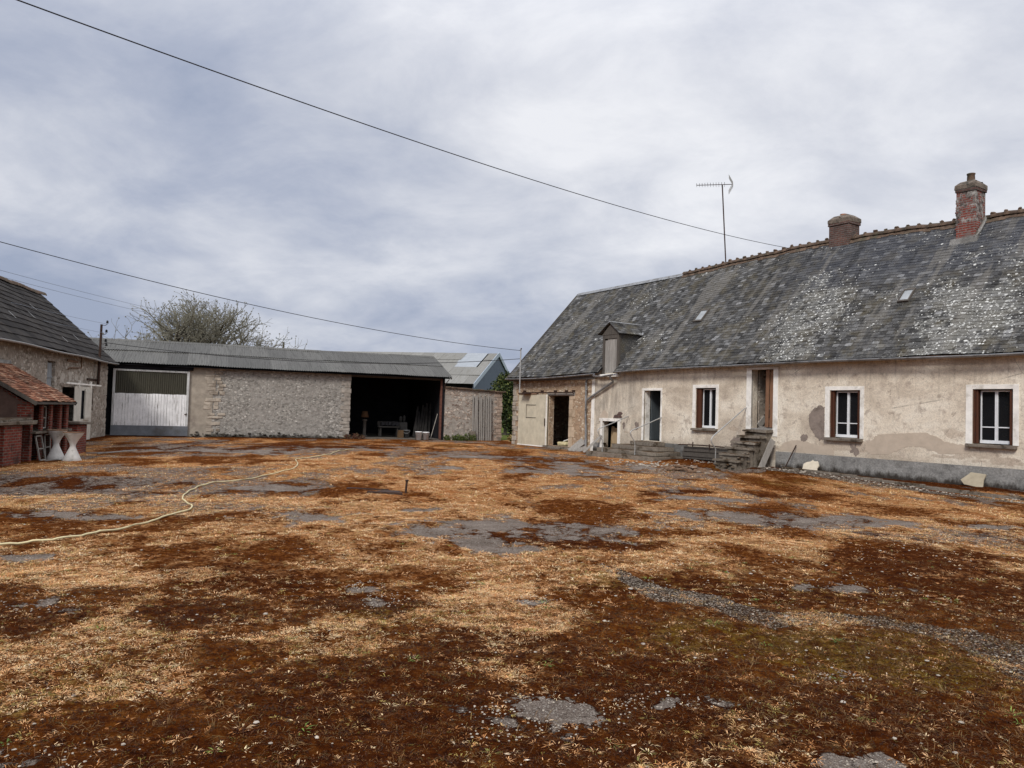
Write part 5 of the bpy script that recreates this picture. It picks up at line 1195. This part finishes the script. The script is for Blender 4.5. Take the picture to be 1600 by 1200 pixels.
# ------------------------------------------------------------------ trees and bushes
def bare_tree(loc, H, label):
    rg = random.Random(23); e = empty('bare_tree', loc); tag(e, label, 'tree')
    tr = MB(); tr.tube([(0, 0, -.2), (.05, 0, .8), (.02, .05, 2.3), (-.02, 0, 3.3)], .42, 10, .34); tr.build('trunk', BARK, e)
    cr = MB(); bud = MB(); lb = MB()
    def grow(p, d, L, r, lv):
        pts = [p]; n = 4 if lv < 3 else 3
        for k in range(n):
            lift = .10 if lv < 2 else .16
            d = (d + Vector((rg.gauss(0, .22), rg.gauss(0, .22), rg.gauss(0, .16) + lift * rg.uniform(-.4, 1)))).normalized(); p = p + d * (L / n); pts.append(p)
        r = max(r, .013); (lb if lv < 3 else cr).tube(pts, r, 7 if lv < 2 else (5 if lv < 3 else 3), r * .62, cap=False)
        if lv >= 5:
            if rg.random() < .6: rock(bud, pts[-1], rg.uniform(.03, .06), rg, 1.2)
            return
        nb = (3, 4, 3, 3, 3)[lv]
        for k in range(nb):
            q = pts[-1] if k == 0 else pts[rg.randint(max(1, n - 2), n)]
            a = d.orthogonal().normalized(); a.rotate(Matrix.Rotation(rg.uniform(0, 6.28), 3, d)); sp = rg.uniform(.35, .95) if k else rg.uniform(.1, .4)
            nd = (d * math.cos(sp) + a * math.sin(sp)).normalized()
            grow(q, nd, max(.38, L * rg.uniform(.60, .84)), r * .60 * (1. if k == 0 else rg.uniform(.7, 1.)), lv + 1)
    for k in range(14):
        a = 2*math.pi*k/9 + rg.uniform(-.3, .3); el = rg.uniform(.22, .75) if k < 9 else rg.uniform(.95, 1.5)
        grow(Vector((0, 0, rg.uniform(2.4, 3.3))), Vector((math.cos(a)*math.cos(el), math.sin(a)*math.cos(el), math.sin(el))), H * (.288 if k < 9 else .235) * rg.uniform(.85, 1.1), .24 * rg.uniform(.75, 1.1), 0)
    lb.build('branches', BARK, e); cr.build('crown', TWIG, e); bud.build('buds', TWIG, e)
bare_tree((-22.9, 55., 0), 9.6, 'wide spreading bare tree rising behind the corrugated barn roof')
def leafy(name, loc, blobs, n, size, mat, label, cat, trunk=True, seed=1):
    rg = np.random.default_rng(seed); e = empty(name, loc); tag(e, label, cat)
    if trunk:
        tr = MB(); top = max(b[2] for b in blobs); tr.tube([(0, 0, -.1), (.05, 0, top*.5), (0, .05, top)], .12, 8, .05)
        for bx, by, bz, br in blobs: tr.tube([(0, 0, top*.35), (bx*.5, by*.5, (top*.35+bz)/2), (bx, by, bz)], .05, 5, .02)
        tr.build('trunk', BARK, e)
    V_ = []; vol = np.array([b[3]**2 for b in blobs]); pick = rg.choice(len(blobs), n, p=vol/vol.sum()); B = np.array(blobs)[pick]
    d = rg.normal(size=(n, 3)); d /= np.linalg.norm(d, axis=1)[:, None]; rr_ = rg.uniform(.45, 1.08, n)**.6 * (1 + .22*np.sin(d[:, 0]*7 + d[:, 2]*5 + B[:, 0]*3))
    c = B[:, :3] + d * (B[:, 3] * rr_)[:, None]; c[:, 2] = np.maximum(c[:, 2], .03)
    a = rg.normal(size=(n, 3)) + d*.5; a /= np.linalg.norm(a, axis=1)[:, None]; b = np.cross(a, rg.normal(size=(n, 3))); b /= np.linalg.norm(b, axis=1)[:, None]
    L = (size * rg.uniform(.6, 1.4, n))[:, None]; Wd = L * .38
    V_ = np.stack([c, c + a*L*.5 + b*Wd, c + a*L, c + a*L*.5 - b*Wd], 1).reshape(-1, 3)
    fastmesh('crown' if trunk else 'foliage', V_, np.arange(4*n).reshape(-1, 4), None, mat, e)
    return e
leafy('evergreen_bush', (-.35, 48.0, 0), [(-.1,0,3.0,.75), (.55,.2,3.3,.8), (-.55,.2,2.5,.6), (.25,0,2.2,.8), (1.1,.3,2.6,.8), (-.2,.1,3.5,.4), (.8,.1,3.85,.4), (.2,0,1.3,.8), (1.3,0,1.5,.7)], 15000, .13, LEAF, 'rounded evergreen bush with yellowish top between yard wall and farmhouse', 'bush', True, 3)
leafy('dark_hedge', (.2, 50.2, 0), [(-1.6+.55*k, .3*math.sin(k), .8 + .5*(k % 3), .8) for k in range(9)], 9000, .14, LEAFD, 'dark shaded hedge under the evergreen bush beyond the gap', 'hedge', False, 4)
leafy('conifer', (.75, 58., 0), [(0,0,4.2,.5), (.05,0,4.7,.25), (0,0,3.4,.8), (.3,.2,2.3,1.), (-.3,0,1.2,1.1)], 5000, .16, LEAFD, 'slim dark conifer tip showing behind the evergreen bush', 'conifer', True, 6)
for k, (s, q, h, lab) in enumerate(((15.35, -.35, .16, 'low green weed clump at the left foot of the yard wall'), (16.0, -.3, .2, 'green weed clump at the foot of the yard wall left of the plank gate'), (10.35, -.3, .14, 'reddish low weeds by the left jamb of the open bay'))):
    p = W(SO, SA, s, q); leafy('weed_clump', (p.x, p.y, 0), [(-.25,0,h*.5,h), (.15,.05,h*.6,h*1.1), (.45,0,h*.4,h*.9)], 700, .07, WEED if k < 2 else m_leaf('red_weed', (.08,.03,.02), (.13,.06,.04), (.12,.10,.05)), lab, 'weeds', False, 11 + k)
p = W(SO, SA, 18.5, -.6); leafy('weed_clump', (p.x, p.y, 0), [(0,0,.12,.16), (.3,.1,.14,.2)], 400, .12, m_leaf('straw_weed', (.22,.15,.06), (.32,.24,.10), (.20,.20,.07)), 'straw coloured weeds at the gap between yard wall and farmhouse', 'weeds', False, 17)

# ------------------------------------------------------------------ dead grass tufts, moss sprigs and chips over the yard
def tufts(name, n, y0, y1, nb, length, width, lie, dens, cols, seed, spread=.012, cat=None, hw=.80):
    rg = np.random.default_rng(seed); u = rg.random(n*3); Y = np.sqrt(y0*y0 + u*(y1*y1 - y0*y0)); X = (rg.random(n*3)*2 - 1) * (Y*hw + .3)
    mk = masks(X, Y); d = dens(mk, X, Y); ok = (rg.random(n*3) < d) & ~built(X, Y) & (np.maximum(mk[0], 0) < .5 + .2*rg.random(n*3)); X, Y = X[ok][:n], Y[ok][:n]; T = len(X)
    Zg = gz(X, Y); oliv = masks(X, Y)[2]
    size = np.clip(rg.lognormal(0, .32, T), .5, 1.55); k = np.repeat(np.arange(T), nb); N = len(k)
    az = rg.random(N)*2*np.pi; el = np.clip(rg.normal(lie, .38, N), .02, 1.45); L = length * size[k] * rg.uniform(.45, 1.25, N); wd = width * rg.uniform(.6, 1.3, N) * (.7 + .3*size[k])
    dx, dy = np.cos(az), np.sin(az); px, py = -dy, dx
    bx = X[k] + dx*rg.random(N)*spread*size[k]*2; by = Y[k] + dy*rg.random(N)*spread*size[k]*2; bz = Zg[k] - .004
    def at(t):
        h = L*t*np.cos(el*(1 - .55*t)); v = L*t*np.sin(el*(1 - .75*t)); cx = (rg.random(N) - .5)*L*.18*t; return bx + dx*h + px*cx, by + dy*h + py*cx, bz + v + .002
    m0, m1, m2 = at(0.), at(.55), at(1.)
    Vv = np.empty((N, 5, 3)); 
    for c_, (p_, sg, f) in enumerate(((m0, -1, .8), (m0, 1, .8), (m1, 1, 1.), (m1, -1, 1.), (m2, 0, 0.))):
        Vv[:, c_, 0] = p_[0] + px*wd*.5*sg*f; Vv[:, c_, 1] = p_[1] + py*wd*.5*sg*f; Vv[:, c_, 2] = p_[2]
    i5 = np.arange(N)*5; F4 = np.stack([i5, i5+1, i5+2, i5+3], -1); F3 = np.stack([i5+3, i5+2, i5+4], -1)
    pal = np.array(cols); ci = np.clip((rg.random(T)*.75 + rg.normal(0, .12, T) + .20*oliv*rg.random(T)) , 0, .999); c1 = pal[(ci*len(pal)).astype(int)]
    cb = np.minimum(c1[k] * rg.uniform(.75, 1.3, N)[:, None], .95); C = np.repeat(cb[:, None, :], 5, 1); C[:, 0:2] *= .55
    col4 = np.concatenate([C.reshape(-1, 3), np.ones((N*5, 1))], 1)
    o = fastmesh(name, Vv.reshape(-1, 3), F4, F3, BLADES, color={'tint': col4}); return tag(o, kind='stuff')
STRAW = [(.70,.37,.165), (.82,.49,.25), (.58,.27,.10), (.90,.63,.37), (.44,.19,.065), (.66,.42,.18), (.42,.31,.09), (.22,.20,.055)]
DULL = [(.15,.075,.03), (.20,.11,.045), (.27,.165,.07), (.12,.055,.022), (.22,.15,.055), (.17,.13,.04)]
gdens = lambda mk, X, Y: np.clip(.07 + 1.2*smooth(.18, .62, mk[1])*(1 - mk[0]), 0, 1)
tufts('dry_grass', 19000, 2.6, 7.2, 14, .029, .0031, .34, gdens, STRAW, 1, .010)
tufts('dry_grass', 24000, 6.4, 13., 11, .040, .0050, .40, lambda mk, X, Y: np.clip(.03 + 1.2*smooth(.28, .7, mk[1]), 0, 1), STRAW, 2, .016)
tufts('dry_grass', 13000, 12., 24., 8, .062, .009, .42, lambda mk, X, Y: np.clip(1.1*smooth(.36, .85, mk[1]), 0, 1), STRAW, 3, .025)
tufts('dry_grass', 5000, 24., 40., 6, .075, .015, .45, lambda mk, X, Y: np.clip(1.0*smooth(.4, .9, mk[1]), 0, 1), STRAW, 4, .03)
tufts('moss', 30000, 2.5, 6.5, 5, .020, .0048, .9, lambda mk, X, Y: .85*(1 - mk[0])*(1 - .6*mk[1]), [(.05,.015,.004), (.08,.027,.006), (.03,.009,.003), (.13,.052,.010), (.07,.034,.007), (.12,.09,.014)], 5, .012)
tufts('dead_stalks', 5200, 2.6, 9., 7, .060, .0019, .85, lambda mk, X, Y: .25 + .75*smooth(.5, 2.5, X)*smooth(9, 4, Y), DULL, 6, .02)
tufts('leaf_litter', 900, 2.6, 9., 1, .030, .011, .18, lambda mk, X, Y: .5 + .5*smooth(.2, 2., X), [(.52,.37,.24), (.62,.48,.34), (.36,.21,.10), (.72,.62,.50)], 8, .05)
tufts('green_weeds', 70, 2.8, 9., 16, .040, .0055, .6, lambda mk, X, Y: .3*(1 - mk[0]), [(.14,.20,.04), (.22,.27,.06), (.10,.15,.03)], 9, .012)
# pale chips and pebbles
mm = MB(); rr = random.Random(50); k = 0
while k < 1300:
    y = math.sqrt(rr.uniform(2.8**2, 13**2)); x = rr.uniform(-1, 1)*(y*.78 + .3); mk = masks(np.array([x]), np.array([y])); 
    pr = .12 + .9*mk[3][0] + .25*float(x > 1.2)
    if rr.random() > pr or built(np.array([x]), np.array([y]))[0]: continue
    rock(mm, (x, y, gz1(x, y) + .004), abs(rr.gauss(0, .0055)) + .004 + (.012 if rr.random() < .010 else 0), rr, .45); k += 1
k = 0
while k < 900:
    cx, cy, rx, ry = rr.choice([q for q in ASPH if q[1] < 9.5]); a = rr.uniform(0, 6.28); d = rr.uniform(.5, 1.45); x = cx + rx*d*math.cos(a); y = cy + ry*d*math.sin(a)
    rock(mm, (x, y, gz1(x, y) + .002), rr.uniform(.003, .009), rr, .6); k += 1
for k in range(260):
    s = rr.uniform(12.6, 23.5); q = -.52 - .15*max(0, s - 16) - abs(rr.gauss(.12, .22)); p = hp(s, q); rock(mm, (p.x, p.y, gz1(p.x, p.y) + .01), rr.uniform(.012, .04), rr, .6)
for k in range(120):
    p = hp(rr.gauss(12.8, 1.0), rr.gauss(-2.6, .6)); rock(mm, (p.x, p.y, gz1(p.x, p.y) + .01), rr.uniform(.015, .06), rr, .6)
tag(mm.build('gravel', STONES), kind='stuff')

# ------------------------------------------------------------------ sky, sun, camera
SUN_EL, SUN_AZ = R(42), R(205)       # azimuth clockwise from +Y: behind the camera, to its left
w = bpy.data.worlds.new('World'); sc.world = w; w.use_nodes = True; nt = w.node_tree; nt.nodes.clear(); lk = nt.links.new
N = lambda t, **k: (lambda n: ([setattr(n, a, b) for a, b in k.items()], n)[1])(nt.nodes.new(t))
def MM(op, a, b=None, c=None):
    n = N('ShaderNodeMath', operation=op)
    for i_, q in enumerate((a, b, c)):
        if q is None: continue
        if isinstance(q, bpy.types.NodeSocket): lk(q, n.inputs[i_])
        else: n.inputs[i_].default_value = q
    return n.outputs[0]
def SS(v, a, b, c=0., d=1.):
    n = N('ShaderNodeMapRange', interpolation_type='SMOOTHSTEP'); lk(v, n.inputs[0])
    for i_, q in enumerate((a, b, c, d)): n.inputs[i_+1].default_value = q
    return n.outputs[0]
tc = N('ShaderNodeTexCoord').outputs['Generated']; sx = N('ShaderNodeSeparateXYZ'); lk(tc, sx.inputs[0]); DX, DY, DZ = sx.outputs
zz = MM('ADD', MM('MAXIMUM', DZ, 0.), .34); cv = N('ShaderNodeCombineXYZ'); lk(MM('DIVIDE', DX, zz), cv.inputs[0]); lk(MM('DIVIDE', DY, zz), cv.inputs[1])
def WN(scale, det, rough, dist, loc=(0, 0, 0), st=(1, 1, 1), rot=0.):
    mp = N('ShaderNodeMapping'); lk(cv.outputs[0], mp.inputs[0]); mp.inputs['Location'].default_value = loc; mp.inputs['Scale'].default_value = st; mp.inputs['Rotation'].default_value = (0, 0, rot)
    n = N('ShaderNodeTexNoise'); lk(mp.outputs[0], n.inputs['Vector'])
    for a, b in (('Scale', scale), ('Detail', det), ('Roughness', rough), ('Distortion', dist)): n.inputs[a].default_value = b
    return n.outputs['Fac']
a1 = WN(1.05, 7, .55, .25, (5.1, 2.2, 0), (1, 1.15, 1), .5); a2 = WN(3.4, 7, .62, .35, (7, 4, 0), (1, 1.2, 1), .3); a3 = WN(.33, 3, .5, .2, (1.4, 8, 0))
cl = MM('ADD', MM('ADD', MM('MULTIPLY', a1, .66), MM('MULTIPLY', a2, .26)), MM('MULTIPLY', a3, .08))
cl = MM('ADD', cl, MM('MULTIPLY', DX, .16)); cl = MM('ADD', cl, SS(DZ, .0, .26, -.085, .045))
rp = N('ShaderNodeValToRGB'); e = rp.color_ramp.elements
for p_, c_ in ((.36, (.335,.385,.51)), (.435, (.435,.475,.585)), (.50, (.555,.585,.67)), (.56, (.675,.695,.76)), (.64, (.84,.85,.89))):
    q = e.new(p_); q.color = (*c_, 1)
e.remove(e[0]); e.remove(e[-1]); lk(cl, rp.inputs[0])
# overcast sky: about three times as bright overhead as at the horizon
zen = SS(DZ, .35, .95, 1., 1.75); sc1 = N('ShaderNodeVectorMath', operation='SCALE'); lk(rp.outputs[0], sc1.inputs[0]); lk(zen, sc1.inputs['Scale'])
sky = N('ShaderNodeTexSky', sky_type='NISHITA'); sky.sun_disc = False; sky.sun_elevation = SUN_EL; sky.sun_rotation = SUN_AZ; sky.air_density = 1.; sky.dust_density = 2.
b1 = N('ShaderNodeBackground'); lk(sky.outputs[0], b1.inputs[0]); b1.inputs[1].default_value = .07
b2 = N('ShaderNodeBackground'); lk(sc1.outputs[0], b2.inputs[0]); b2.inputs[1].default_value = 1.07
mx = N('ShaderNodeMixShader'); mx.inputs[0].default_value = .93; lk(b1.outputs[0], mx.inputs[1]); lk(b2.outputs[0], mx.inputs[2])
lk(mx.outputs[0], N('ShaderNodeOutputWorld').inputs[0])
sl = bpy.data.lights.new('sun', 'SUN'); sl.energy = 2.45; sl.angle = R(16); sl.color = (1., .95, .88); so = bpy.data.objects.new('sun', sl); col.objects.link(so)
so.rotation_euler = Vector((-math.sin(SUN_AZ)*math.cos(SUN_EL), -math.cos(SUN_AZ)*math.cos(SUN_EL), -math.sin(SUN_EL))).to_track_quat('-Z', 'Y').to_euler()

cd = bpy.data.cameras.new('camera'); cd.sensor_width = 36.; cd.lens = 36.*1170/1600; cd.clip_start = .05; cd.clip_end = 6000
cam = bpy.data.objects.new('camera', cd); col.objects.link(cam); sc.camera = cam
pit, rol = R(1.957), R(1.718)
f_ = Vector((0, math.cos(pit), math.sin(pit))); r0 = Vector((1, 0, 0)); u0 = r0.cross(f_)
r_ = r0*math.cos(rol) + u0*math.sin(rol); u_ = -r0*math.sin(rol) + u0*math.cos(rol)
M4 = Matrix((r_, u_, -f_)).transposed().to_4x4(); M4.translation = (0, 0, 1.65); cam.matrix_world = M4
sc.view_settings.view_transform = 'Standard'; sc.view_settings.look = 'None'; sc.view_settings.exposure = 0; sc.view_settings.gamma = 1
sc.cycles.max_bounces = 6; sc.cycles.use_denoising = True
